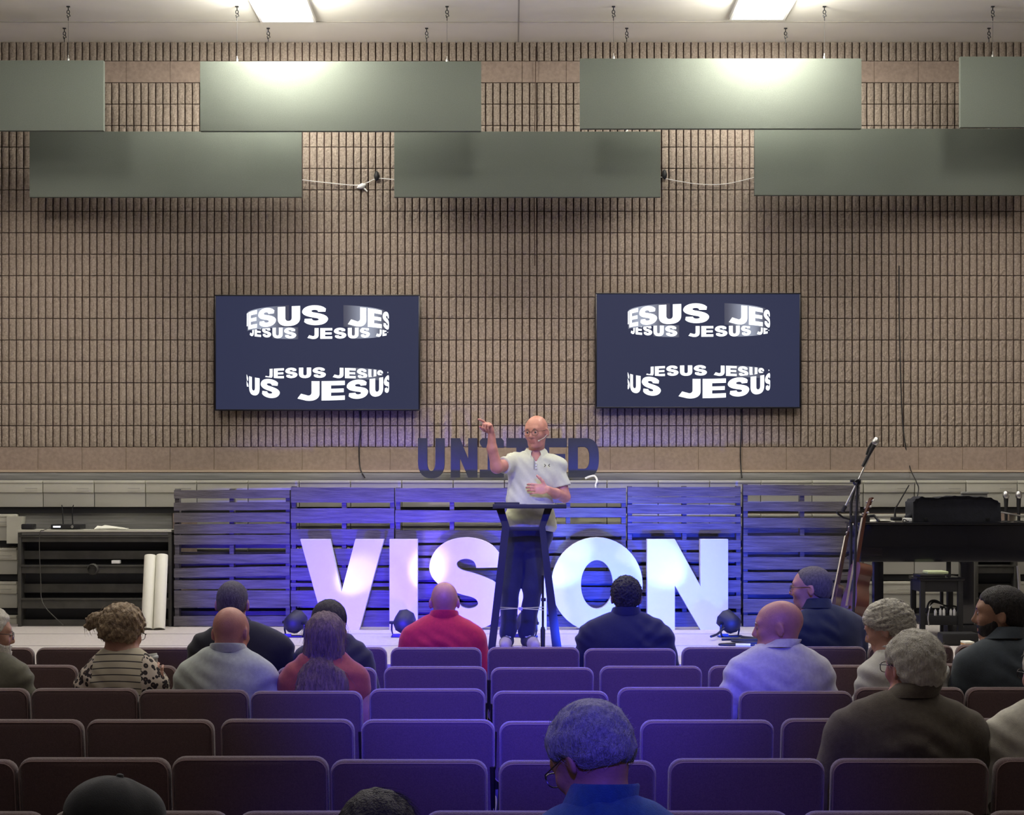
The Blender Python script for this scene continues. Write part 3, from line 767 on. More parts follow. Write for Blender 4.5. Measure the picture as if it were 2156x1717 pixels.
# ---------------------------------------------------------------- lectern
def lectern():
    d = 11.62; g = lambda px, py, dy=0: Vector((X(px, d)-lx, dy, Z(py, d)-STG))
    lx = X(1100, d)
    t = thing('lectern', 'black hourglass-framed lectern with papers in front of the speaker', 'lectern', (lx, d, STG))
    zf = 0.0
    def leg(top_o, top_i, waist_o, waist_i, mid_o, bot_o, bot_i, name='side_leg'):
        m = MB()
        pts = [g(*top_o), g(*waist_o), g(*mid_o), Vector((g(*bot_o).x, 0, 0)), Vector((g(*bot_i).x, 0, 0)), g(*waist_i), g(*top_i)]
        n = len(pts); vs = [p+Vector((0, -.03, 0)) for p in pts] + [p+Vector((0, .03, 0)) for p in pts]
        tris = tessellate_polygon([[Vector((p.x, p.z, 0)) for p in pts]])
        fs = [tuple(q) for q in tris] + [tuple(a+n for a in q)[::-1] for q in tris] + [(i, (i+1) % n, n+(i+1) % n, n+i) for i in range(n)]
        m.add(vs, fs); m.build(name, 'black', t)
    leg((1044, 1070), (1061, 1070), (1057, 1108), (1073, 1110), (1049, 1180), (1026, 1365), (1042, 1365))
    leg((1163, 1070), (1147, 1070), (1148, 1110), (1135, 1110), (1160, 1200), (1184, 1365), (1164, 1365))
    m = MB(); a = g(1058, 1118); b = g(1148, 1110); m.box(a.x, b.x, -.02, .02, a.z, b.z, 0, .004); m.build('cross_bar', 'black', t)
    m = MB()
    a = g(1038, 1068); b = g(1191, 1063)
    vs = [(a.x, -.16, a.z), (b.x, -.16, a.z), (b.x, .24, a.z+.0), (a.x, .24, a.z+.0)]
    m.box(a.x, b.x, -.16, .22, a.z-.004, a.z+.014, 0, .004); m.box(a.x, b.x, -.17, -.155, a.z-.010, a.z+.022, 0, .003); m.build('desk_top', 'black', t)
    m = MB()
    m.tube([g(1045, 1284), g(1145, 1279)], .0035, n=5, m=0); m.tube([g(1048, 1279), g(1145, 1285)], .0035, n=5)
    c = g(1096, 1283); m.box(c.x-.014, c.x+.014, -.02, .02, c.z-.008, c.z+.012); m.build('cross_wires', 'steel', t)
    m = MB(); m.box(g(1026, 1365).x-.01, g(1042, 1365).x+.01, -.2, .2, 0, .03, 0, .006); m.build('foot', 'black', t)
    m = MB(); m.box(g(1164, 1365).x-.01, g(1184, 1365).x+.01, -.2, .2, 0, .03, 0, .006); m.build('foot', 'black', t)
    for px0, px1, r_, lb, hh in ((1042, 1092, .05, 'black folder lying on the left of the lectern top', 1), (1108, 1172, -.03, 'white papers lying on the right of the lectern top', 0), (1060, 1104, .12, 'thin sheaf of papers half under the black folder', 2)):
        x0, x1 = X(px0, d), X(px1, d); zz = Z(1068, d)+.015
        m = MB(); R = Matrix.Rotation(r_, 3, 'Z'); c = Vector(((x0+x1)/2, d+.03, zz)); hw = (x1-x0)/2
        th = (.006, .012, .004)[hh]; off = (0, .006, 0)[hh]
        vs = [R @ Vector((sx*hw, sy*.13, off+(th if k else 0))) + c for k in (0, 1) for sx, sy in ((-1,-1),(1,-1),(1,1),(-1,1))]
        m.add(vs, [(3,2,1,0),(4,5,6,7),(0,1,5,4),(1,2,6,5),(2,3,7,6),(3,0,4,7)])
        tag(m.build('folder' if hh == 1 else 'paper_sheets', 'black' if hh == 1 else 'paper'), lb, 'folder' if hh == 1 else 'papers')
lectern()
def pole_stand():
    d = 11.9; t = thing('pole_stand', 'slim black telescopic pole stand just inside the right leg of the lectern', 'stand', (X(1143, d), d, STG))
    h = Z(1212, d)-STG
    MB().tube([(0, 0, .12), (0, 0, h)], .0085).build('inner_tube', 'darksteel', t)
    MB().tube([(0, 0, .01), (0, 0, .15), (0, 0, .17)], [.016, .018, .012]).build('outer_tube', 'black', t)
    m = MB(); m.lathe([(0.001, .02), (.03, .018), (.075, .008), (.08, 0)], (0, 0, 0), 20); m.build('round_base', 'black', t)
    MB().box(-.014, .022, -.012, .012, .36, .385, 0, .004).build('clamp', 'black', t)
pole_stand()

# ---------------------------------------------------------------- boom microphone stand
def mic_shape(c, ax, t, grille='steel'):
    m = MB(); m.lathe([(.001, -.19), (.012, -.188), (.013, -.1), (.018, -.01), (.0185, 0)], c, 14, axis=ax); m.build('handle', 'black', t)
    m = MB(); m.lathe([(.019, 0), (.026, .012), (.027, .03), (.022, .052), (.01, .062), (.001, .063)], c, 14, axis=ax); m.build('grille', grille, t)
def boom():
    d = 12.3; bx = X(1795, d)
    t = thing('microphone_stand', 'black boom microphone stand rising to the right in front of the rightmost pallet', 'microphone stand', (bx, d, STG))
    g = lambda px, py, dy=0: Vector((X(px, d)-bx, dy, Z(py, d)-STG))
    MB().tube([(0, 0, .08), g(1803, 1100), g(1806, 1015)], [.012, .010, .009]).build('upright', 'black', t)
    MB().tube([g(1777, 1072), g(1806, 1014), g(1836, 950)], [.008, .008, .006]).build('boom_arm', 'steel', t)
    m = MB(); c = g(1804, 1016); m.lathe([(.02, -.03), (.028, -.02), (.028, .02), (.02, .03)], c, 12, axis=(0, 1, 0)); m.box(c.x-.05, c.x+.03, -.02, .02, c.z+.0, c.z+.022, 0, .005); m.build('clutch', 'black', t)
    m = MB(); c = g(1777, 1071); m.lathe([(.001, -.03), (.016, -.026), (.018, .02), (.001, .03)], c, 10, axis=(g(1806, 1014)-c)); m.build('counterweight', 'black', t)
    for a in (.4, 2.5, 4.6):
        MB().tube([(0, 0, .13), (.30*math.cos(a), .30*math.sin(a), .012)], .009).build('leg', 'black', t)
    m = MB(); m.tube([g(1828, 958), g(1824, 968), g(1835, 944)], .006); m.tube([g(1824, 958), g(1828, 945), g(1836, 932)], .007); m.build('cable', 'black', t)
    mt = thing('microphone', 'black microphone with pale silver head clipped on top of the boom stand', 'microphone', P(1840, 937, d))
    mic_shape(Vector((0, 0, 0)), (g(1844, 928)-g(1829, 957)), mt)
    return t
boom()

# ---------------------------------------------------------------- guitars on their stand
def guitar(loc, tilt_top, yaw, label, body='wood', topm='woodtop', L=1.0, bd=.10, electric=False):
    """long axis z, face toward -y before yaw"""
    t = thing('guitar', label, 'guitar', loc); t.rotation_mode = 'QUATERNION'
    ax = (Vector(tilt_top)-Vector(loc)).normalized()
    R = Matrix.Rotation(yaw, 3, 'Z'); q = Vector((0, 0, 1)).rotation_difference(ax) @ R.to_quaternion(); t.rotation_quaternion = q
    out = []
    prof = [(0, .0), (.03, .10), (.10, .175), (.17, .19), (.24, .165), (.30, .128), (.345, .125), (.40, .142), (.45, .135), (.48, .10), (.495, .03)]
    s = .62 if electric else 1.0
    left = catmull([( x*s, z*s) for z, x in prof] + [(-x*s, z*s) for z, x in prof[::-1]], set(), 3)
    m = MB(); m.poly([left], -bd/2, bd/2, 1, 0); m.build('guitar_body', [body, topm], t)
    nb = .49*s; nt = nb + .36*L
    m = MB(); m.add([(-.028, -bd/2-.004, nb-.10), (.028, -bd/2-.004, nb-.10), (.022, -bd/2-.004, nt), (-.022, -bd/2-.004, nt),
                     (-.026, -bd/2+.02, nb-.0), (.026, -bd/2+.02, nb-.0), (.02, -bd/2+.018, nt), (-.02, -bd/2+.018, nt)],
                    [(0,1,2,3),(4,7,6,5),(0,4,5,1),(1,5,6,2),(2,6,7,3),(3,7,4,0)]); m.build('neck', body, t)
    m = MB(); m.box(-.022, .022, -bd/2-.008, -bd/2-.003, nb-.10, nt, 0); m.build('fretboard', 'rosewood', t)
    m = MB(); m.add([(-.022, -bd/2-.002, nt), (.022, -bd/2-.002, nt), (.036, -bd/2+.03, nt+.17), (-.036, -bd/2+.03, nt+.17), (-.022, -bd/2+.014, nt), (.022, -bd/2+.014, nt), (.036, -bd/2+.046, nt+.17), (-.036, -bd/2+.046, nt+.17)],
                    [(0,1,2,3),(4,7,6,5),(0,4,5,1),(1,5,6,2),(2,6,7,3),(3,7,4,0)]); h = m.build('headstock', body, t)
    for k in range(3):
        for sx in (-1, 1):
            mm = MB(); c = Vector((sx*(.03+.004*k), -bd/2+.012+.01*k, nt+.04+.05*k)); mm.tube([c, c+Vector((sx*.024, 0, 0))], .005, n=6)
            mm.lathe([(.001, -.01), (.009, -.006), (.009, .006), (.001, .01)], c+Vector((sx*.03, 0, 0)), 8, axis=(1, 0, 0)); mm.build('tuning_peg', 'steel', h)
    m = MB(); zb = .13*s
    for k in range(6):
        x = -.02+.008*k; m.tube([(x*1.2, -bd/2-.014, zb), (x*.8, -bd/2-.010, nt)], .0013, n=4, caps=False)
    m.build('strings', 'string', t)
    m = MB(); m.box(-.06, .06, -bd/2-.016, -bd/2-.001, zb-.012, zb+.012, 0, .004); m.build('bridge', 'steel' if electric else 'rosewood', t)
    if not electric:
        m = MB(); m.lathe([(.001, -.001), (.048, -.001)], (0, -bd/2-.002, .30), 24, axis=(0, 1, 0)); m.build('sound_hole', 'black', t)
    else:
        m = MB(); m.lathe([(.001, .012), (.014, .01), (.016, 0)], (.08, -bd/2, .1), 12, axis=(0, -1, 0)); m.build('knob', 'steel', t)
    return t
gd = 12.55
guitar((X(1765, gd)+.10, gd, STG+.13), P(1838, 1048, gd+.12), -math.radians(84), 'brown acoustic guitar seen edge-on leaning on its stand beside the piano', topm='wood', L=1.0)
guitar((X(1752, 13.0), 13.0, STG+.12), P(1806, 1035, 13.2), -math.radians(89), 'dark electric guitar seen nearly edge-on behind the man with glasses', body='darkwood' if 'darkwood' in M else 'rosewood', topm='rosewood', L=1.15, bd=.045, electric=True)
def gstand():
    d = 12.72; bx = X(1790, d); t = thing('guitar_stand', 'black upright double guitar stand between the two guitars', 'guitar stand', (bx, d, STG))
    g = lambda px, py, dy=0: Vector((X(px, d)-bx, dy, Z(py, d)-STG))
    MB().tube([(0, 0, .1), g(1792, 1060), g(1800, 1025)], [.014, .012, .01]).build('upright', 'black', t)
    m = MB(); m.tube([g(1795, 1095), g(1775, 1090), g(1762, 1082, -.04), g(1758, 1076, -.08)], .009); m.tube([g(1795, 1095), g(1820, 1088), g(1838, 1086, -.04), g(1846, 1098, -.08)], .011)
    m.box(g(1790, 1095).x, g(1830, 1095).x, -.03, .02, g(1790, 1100).z, g(1790, 1086).z, 0, .006); m.build('neck_cradle', 'black', t)
    for a in (.6, 2.2, 4.4):
        MB().tube([(0, 0, .14), (.26*math.cos(a), .26*math.sin(a), .014)], .010).build('leg', 'black', t)
gstand()

# ---------------------------------------------------------------- piano and what is on it
def piano():
    d = 12.9; x0, x1 = X(1812, d), X(2330, d); zt = Z(1102, d)-STG; zb = Z(1184, d)-STG
    t = thing('digital_piano', 'long black piano cabinet with square legs at the right of the stage', 'piano', ((x0+x1)/2, d, STG)); cx = (x0+x1)/2
    a, b = x0-cx, x1-cx
    m = MB(); m.box(a, b, 0, .55, zb+.0, zt-.012, 0, .006); m.build('cabinet', 'blackgloss', t)
    m = MB(); m.box(a-.01, b+.01, -.015, .57, zt-.012, zt+.006, 0, .005); m.build('top_board', 'blackgloss', t)
    g = lambda px: X(px, d)-cx
    for (p0, p1, y0) in ((1841, 1861, .01), (2024, 2051, .0), (2250, 2275, .0)):
        m = MB(); m.box(g(p0), g(p1), y0, y0+.09, .04, zb, 0, .006); m.box(g(p0)-.01, g(p1)+.01, y0-.01, y0+.1, 0, .045, 0, .008); m.build('leg', 'blackgloss', t)
    m = MB(); m.box(g(1998), g(2006), .05, .08, .0, zb); m.build('brace', 'black', t)
    m = MB(); m.box(g(1992), g(2090), -.06, .12, .0, .10, 0, .02); m.build('pedal_box', 'black', t)
    return t
piano()
def case():
    d = 12.95; x0, x1 = X(1925, d), X(2110, d); cx = (x0+x1)/2; z0 = Z(1102, 12.9)+.008
    t = thing('instrument_case', 'large soft black case lying on the piano top', 'case', (cx, d+.2, z0))
    g = lambda px, py: ((px-2017.5)*d/F, (1101-py)*d/F)
    prof = [g(1926, 1101), g(1925, 1060), g(1931, 1053), g(1944, 1048), g(1972, 1051), g(2000, 1047), g(2026, 1046), g(2060, 1048), g(2086, 1049), g(2102, 1056), g(2109, 1062), g(2110, 1080), g(2111, 1101)]
    out = []
    for i in range(len(prof)-1):
        for k in range(4): out.append((prof[i][0]+(prof[i+1][0]-prof[i][0])*k/4, prof[i][1]+(prof[i+1][1]-prof[i][1])*k/4 + .004*math.sin(i*7+k*2.1)*(1 if prof[i][1] > .05 else 0)))
    out.append(prof[-1])
    m = MB(); n = len(out); rows = []
    for yy, sc in ((-.14, .93), (-.165, 1.0), (.1, 1.0), (.16, .9)):
        rows.append([(x*sc if sc < 1 else x, yy, z*sc) for x, z in out])
    vs = [p for r_ in rows for p in r_]; fs = []
    for i in range(3):
        for k in range(n-1): fs.append((i*n+k, i*n+k+1, (i+1)*n+k+1, (i+1)*n+k))
    fs.append(tuple(range(n))); fs.append(tuple(3*n+k for k in range(n))[::-1])
    for i in range(3): fs.append((i*n, (i+1)*n, (i+1)*n+n-1, i*n+n-1))
    m.add(vs, fs, 0, True); m.build('case_shell', 'blackcloth', t)
    for px in (1952, 2082):
        q = g(px, 1096); m = MB(); m.box(q[0]-.016, q[0]+.016, -.172, -.16, q[1]-.012, q[1]+.014, 0, .003); m.build('latch', 'darksteel', t)
    m = MB(); a = g(1913, 1093); b = g(1931, 1085); m.tube([(a[0], -.1, a[1]), (b[0], -.1, b[1])], .02); m.build('side_handle', 'blackcloth', t)
case()
def flight():
    d = 13.4; x0, x1 = X(2025, d), X(2078, d); z0 = Z(1102, 12.9)+.008; zt = Z(1036, d)
    m = MB(); m.box(x0, x1, d-.02, d+.04, z0, zt, 0, .012); m.box(x0-.01, x1+.01, d-.03, d+.02, zt-.02, zt, 0, .01)
    m.box((x0+x1)/2-.02, (x0+x1)/2+.02, d-.02, d+.03, z0-.0, z0+.02)
    tag(m.build('music_rest', 'deckboard'), 'grey music rest standing behind the soft black case', 'music rest')
flight()
for px, dd, lb in ((2128, 12.85, 'black microphone with silver head standing on the piano right of the case'), (2155, 12.85, 'black microphone with silver head cut off by the right edge')):
    zt = Z(1102, 12.9)+.008; t = thing('microphone', lb, 'microphone', (X(px, dd), dd+.12, zt), group='microphones standing on the piano')
    mic_shape(Vector((0, 0, .19)), (0, 0, 1), t, 'steel')
    m = MB(); m.lathe([(.001, 0), (.04, 0), (.038, .008), (.016, .012)], (0, 0, 0), 16); m.build('base', 'black', t)
wire('clip_rod', [P(2108, 1079, 12.9), P(2130, 1083, 12.84), P(2160, 1088, 12.9)], .006, 'steel', 'thin steel rod crossing in front of the standing microphones', 'rod')
m = MB(); zt = Z(1102, 12.9)+.01; m.tube([(X(1912, 12.95), 13.4, zt+.01), (X(1913, 12.95), 13.4, zt+.10), (X(1914, 13.4), 13.4, Z(1022, 13.4))], [.012, .006, .005]); m.box(X(1905, 12.95), X(1925, 12.95), 13.35, 13.45, zt, zt+.03, 0, .006)
tag(m.build('antenna_box', 'black'), 'small black box with a tall antenna at the left end of the soft case', 'antenna')
m = MB(); m.box(X(1908, 12.9), X(1924, 12.9), 12.95, 13.02, zt, zt+.03, 0, .008); tag(m.build('power_adapter', 'white'), 'white adapter on the piano at the left end of the case', 'adapter')
wire('looped_cable', [Vector((X(1912, 12.9), 12.95, zt+.01)), P(1903, 1094, 12.9), P(1902, 1100, 12.9), Vector((X(1915, 12.9), 12.93, zt+.005))], .004, 'black', 'small loop of black cord beside the white adapter')
m = MB(); m.box(X(1822, 12.9), X(1890, 12.9), 13.0, 13.25, zt-.003, zt+.006, 0, .001); m.box(X(1850, 12.9), X(1880, 12.9), 12.96, 13.2, zt+.0065, zt+.012, 0, .001); tag(m.build('sheet_music', 'paper'), 'white sheets lying on the left end of the piano top', 'papers')
def stool():
    d = 12.5; x0, x1 = X(1934, d), X(2030, d); cx = (x0+x1)/2; zt = Z(1217, d)-STG
    t = thing('side_table', 'small black table with a lower shelf standing in front of the piano', 'table', (cx, d+.15, STG)); w_ = x1-x0
    m = MB(); m.box(-w_/2, w_/2, -.17, .17, zt-.02, zt, 0, .004); m.build('table_top', 'blackgloss', t)
    m = MB(); m.box(-w_/2+.015, w_/2-.015, -.15, .15, zt-.11, zt-.02); m.build('apron', 'black', t)
    zs = Z(1298, d)-STG; m = MB(); m.box(-w_/2+.02, w_/2-.02, -.15, .15, zs-.07, zs, 0, .003); m.build('shelf', 'black', t)
    for sx in (-w_/2+.012, w_/2-.05, .07):
        for sy in ((-.16, .12) if sx != .07 else (.12,)):
            m = MB(); m.box(sx, sx+.04 if sx != .07 else sx+.02, sy, sy+.04, 0, zt-.02, 0, .003); m.build('leg', 'black', t)
    zS = STG+zs
    for i, (px, hh) in enumerate(((1973, .05), (1985, .055), (1991, .055), (2007, .05), (2013, .055), (2020, .03), (2025, .03))):
        m = MB(); m.lathe([(.001, 0), (.011, 0), (.011, hh*.75), (.006, hh*.85), (.006, hh), (.001, hh)], (X(px, d), d+.05+.02*(i % 2), zS+.001), 10)
        tag(m.build('small_bottle', 'white'), 'tiny white bottle on the lower shelf of the black side table', 'bottle', 'tiny white bottles on the table shelf')
    wire('coiled_cable', [P(px, py, dd) for px, py, dd in ((1950, 1290, d+.1), (1956, 1270, d+.1), (1968, 1265, d+.12), (1982, 1272, d+.1), (1990, 1285, d+.08), (1975, 1292, d+.1), (1960, 1280, d+.14), (1966, 1268, d+.16), (1990, 1276, d+.12), (2012, 1278, d+.1), (2022, 1290, d+.1))], .008, 'black',
         'tangle of black cable on the lower shelf of the side table')
    wire('coiled_cable', [P(px, py, dd) for px, py, dd in ((1956, 1318, d-.04), (1954, 1300, d-.05), (1958, 1280, d-.05), (1968, 1272, d-.03), (1985, 1276, d+.0))], .005, 'steel', 'pale cable arching off the side table shelf')
    m = MB(); zz = STG+zt; m.box(X(1941, d), X(1994, d), d+.05, d+.28, zz, zz+.02, 0, .004); tag(m.build('folder', 'black'), 'black folder lying on the side table', 'folder')
    m = MB(); m.box(X(1961, d), X(2005, d), d+.1, d+.28, zz+.021, zz+.045, 0, .01); tag(m.build('folded_cloth', 'green'), 'pale green folded cloth on top of the black folder', 'cloth')
stool()
m = MB(); d = 12.2; m.box(X(1984, d), X(2062, d), d, d+.16, STG, Z(1334, d), 0, .02); tag(m.build('floor_monitor', 'black'), 'black rounded box on the stage floor below the side table', 'monitor')
for k, (mt, z0) in enumerate((('paper', 0), ('book', .022), ('paper', .036))):
    m = MB(); zz = STG+.001+z0; m.box(X(2030, 12.0), X(2050, 12.0), 11.98, 12.1, zz, zz+(.02, .012, .014)[k], 0, .002)
    tag(m.build('book', mt), ('thick pale book at the bottom of the little stack by the floor box', 'orange-brown book in the middle of the little stack by the floor box', 'pale book on top of the little stack by the floor box')[k], 'book', 'little stack of books on the stage edge')
m = MB(); m.box(X(2064, 12.0), X(2092, 12.0), 11.98, 12.1, STG, STG+.03, 0, .004); tag(m.build('pedal', 'darksteel'), 'flat grey pedal on the stage floor behind the bearded man in slate', 'pedal')

# ---------------------------------------------------------------- chairs
ROW = {1: 9.0, 2: 8.05, 3: 7.15, 4: 6.2, 5: 5.27, 6: 4.36, 7: 3.45}
CT = 0.871
def chair_proto():
    t = thing('church_chair', 'chair', 'chair')
    tilt = math.radians(8); hb = .44; zc = CT-.006
    def T(x, y, z):      # origin: top centre of the back, rear face at y=0
        zz = z - hb/2; yy = y + .032
        return (x, yy*math.cos(tilt) + (-zz)*math.sin(tilt), zc + zz*math.cos(tilt) - abs(0)*.0 + yy*math.sin(tilt)*.2)
    m = MB(); pillow(m, .505, hb, .062, .045, .026, T); bk = m.build('backrest', 'chair', t)
    m = MB()
    L = rrect(.512-.018, hb-.018, .042, 6)
    pts = [Vector(T(x, -.027, z)) for x, z in L]; pts.append(pts[0]); m.tube(pts, .0022, n=5, caps=False)
    m.build('piping', 'piping', bk)
    m = MB(); pillow(m, .505, .46, .075, .06, .03, lambda x, y, z: (x, .32+z, .455+y)); m.build('seat', 'chair', t)
    m = MB()
    for s in (-1, 1):
        m.tube([(s*.235, .10, .40), (s*.243, .06, .52), (s*.243, .03, .68)], .011, n=6)
    m.tube([(-.235, .10, .41), (.235, .10, .41)], .011, n=6); m.tube([(-.235, .52, .41), (.235, .52, .41)], .011, n=6)
    for s in (-1, 1): m.tube([(s*.235, .10, .41), (s*.235, .52, .41)], .011, n=6)
    m.build('frame', 'chairframe', t)
    for s in (-1, 1):
        MB().tube([(s*.235, .10, .41), (s*.24, .03, .0)], .012, n=6).build('leg', 'chairframe', t)
        MB().tube([(s*.235, .52, .41), (s*.24, .54, .0)], .012, n=6).build('leg', 'chairframe', t)
    m = MB()
    for z_ in (.16, .22): m.tube([(-.22, .14, z_), (.22, .14, z_)], .004, n=4)
    for x in (-.22, -.1, 0, .1, .22): m.tube([(x, .14, .22), (x, .16, .14), (x, .40, .14)], .003, n=4)
    m.build('book_rack', 'chairframe', t)
    return t
chair0 = chair_proto(); reg(chair0)
ORD = ['first', 'second', 'third', 'fourth', 'fifth', 'sixth', 'seventh', 'eighth', 'ninth', 'tenth', 'eleventh']
chairs = {
 5: [(-292,31,1600,''),(33,355,1596,'rising behind the dark cap'),(358,690,1593,'empty'),(692,1027,1600,'above the dark-haired head'),(1048,1385,1602,'behind the bowed grey head'),(1409,1740,1598,'empty, right of the bowed grey-haired man'),(1752,2087,1598,'behind the man in the brown blazer'),(2098,2430,1596,'behind the white-shirted person at the right edge')],
 4: [(-112,173,1515,''),(178,448,1515,''),(461,745,1514,''),(757,1043,1515,''),(1048,1337,1519,'mostly behind the bowed grey head'),(1347,1635,1516,''),(1646,1932,1513,'partly behind the brown blazer'),(1990,2275,1513,'right of the brown blazer')],
 3: [(-190,60,1449,'behind the bearded person at the left edge'),(62,288,1449,'behind the woman with the leopard sleeve'),(290,522,1452,'behind the bald man in pale mint'),(525,762,1455,'behind the woman in orange'),(776,1022,1450,'empty'),(1035,1284,1455,'empty'),(1301,1546,1447,'empty'),(1558,1798,1455,'behind the bald man in the pale polo'),(1801,2034,1447,'behind the silver-haired woman'),(2037,2275,1447,'behind the bearded man in slate')],
 2: [(-60,163,1400,''),(166,370,1401,'in front of the leopard sleeve woman'),(374,579,1400,'behind the man in black'),(581,792,1405,'behind the dark long-haired woman'),(807,1025,1403,'behind the man in red'),(1033,1251,1405,'in front of the lectern'),(1263,1480,1402,'behind the curly-haired man'),(1492,1712,1401,'beside the bald profile man'),(1716,1936,1400,'between the bald man and the silver-haired woman'),(1940,2156,1397,'beside the slate polo')],
 1: [(-128,70,1363,''),(73,268,1363,''),(270,420,1363,''),(423,617,1362,'front of the man in black'),(620,814,1362,'beside the red polo'),(821,1014,1363,'holding the man in red'),(1026,1221,1362,'directly below the lectern'),(1230,1425,1365,'holding the curly-haired man'),(1436,1628,1362,'below the coiled cable'),(1631,1827,1361,'holding the man with glasses'),(1830,2010,1358,''),(2015,2210,1357,'below the little book stack')],
 6: [(-290,88,1711,'its top just showing in the corner'),(100,480,1722,''),(495,875,1723,''),(890,1270,1723,''),(1290,1670,1723,''),(1690,2070,1722,''),(2085,2460,1722,'')],
}
rown = {1: 'front row', 2: 'second row', 3: 'third row', 4: 'fourth row', 5: 'fifth row', 6: 'cut-off bottom row'}
first = True
for r in (5, 4, 3, 2, 1, 6):
    for i, (x0, x1, y, ex) in enumerate(chairs[r]):
        o = chair0 if first else copy_tree(chair0)
        first = False
        d = ROW[r]; o.location = (X((x0+x1)/2, d), d, (Z(y, d)-CT) if r != 6 or i == 0 else 0.0)
        z_ = o.location.z; o.location.z = 0
        sc = (x1-x0)*d/F/.505
        o.scale = (max(.75, min(1.03, sc)), 1, 1 + z_/CT)
        o.rotation_euler[2] = math.radians(random.uniform(-.6, .6))
        o['label'] = 'mauve chair, %s from left in %s%s' % (ORD[min(i, 10)] if i < 11 else 'twelfth', rown[r], ', ' + ex if ex else '')
        o['group'] = 'mauve upholstered chairs, ' + rown[r]

# ---------------------------------------------------------------- sculpting by distance fields
def rot(yaw=0, pitch=0, roll=0):
    return np.array((Matrix.Rotation(yaw, 3, 'Z') @ Matrix.Rotation(-pitch, 3, 'X') @ Matrix.Rotation(roll, 3, 'Y')))
class Sdf:
    def __init__(s): s.ops = []
    def rc(s, a, b, ra, rb, k=.03, sub=False, fl=None):
        s.ops.append(('rc', np.array(a, float), np.array(b, float), ra, rb, k, sub, fl)); return s
    def ell(s, c, r, k=.03, R=None, sub=False):
        s.ops.append(('el', np.array(c, float), np.array(r, float), R, 0, k, sub, None)); return s
    def bounds(s):
        lo = np.full(3, 1e9); hi = -lo
        for o in s.ops:
            if o[6]: continue
            if o[0] == 'rc': r = max(o[3], o[4]); pts = (o[1]-r, o[2]-r, o[1]+r, o[2]+r)
            else:
                r = o[2].max() if o[3] is not None else o[2]; pts = (o[1]-r, o[1]+r)
            for p in pts: lo = np.minimum(lo, p); hi = np.maximum(hi, p)
        return lo-.03, hi+.03
    def grid(s, h, lo=None, hi=None):
        l, u = s.bounds(); lo = l if lo is None else np.maximum(l, lo); hi = u if hi is None else np.minimum(u, hi)
        n = np.ceil((hi-lo)/h).astype(int)+1
        ax = [lo[i] + h*np.arange(n[i]) for i in range(3)]
        D = np.full(n, .5, np.float32)
        for o in s.ops:
            k = o[5]; pad = k + 3*h + .02
            if o[0] == 'rc':
                r = max(o[3], o[4]); bl = np.minimum(o[1], o[2])-r-pad; bu = np.maximum(o[1], o[2])+r+pad
            else:
                r = o[2].max() if o[3] is not None else o[2]; bl = o[1]-r-pad; bu = o[1]+r+pad
            i0 = np.maximum(0, np.floor((bl-lo)/h).astype(int)); i1 = np.minimum(n, np.ceil((bu-lo)/h).astype(int)+1)
            if (i1 <= i0).any(): continue
            sl = tuple(slice(a, b) for a, b in zip(i0, i1))
            P0 = np.stack(np.meshgrid(*[ax[i][sl[i]] for i in range(3)], indexing='ij'), -1)
            if o[0] == 'rc':
                ab = o[2]-o[1]; q = P0-o[1]; t = np.clip((q@ab)/max(ab@ab, 1e-9), 0, 1)
                v = q - t[..., None]*ab
                if o[7] is not None: v = v/np.array(o[7])
                d = np.sqrt((v*v).sum(-1)) - (o[3]+(o[4]-o[3])*t)
            else:
                q = P0-o[1]
                if o[3] is not None: q = q@o[3]
                k0 = np.sqrt(((q/o[2])**2).sum(-1)); k1 = np.sqrt(((q/o[2]**2)**2).sum(-1))
                d = k0*(k0-1)/np.maximum(k1, 1e-6)
            A = D[sl]
            if o[6]:
                hh = np.clip(.5 - .5*(d+A)/k, 0, 1); D[sl] = A*(1-hh) + (-d)*hh + k*hh*(1-hh)
            else:
                hh = np.clip(.5+.5*(A-d)/k, 0, 1); D[sl] = A*(1-hh) + d*hh - k*hh*(1-hh)
        return D, lo, h, ax
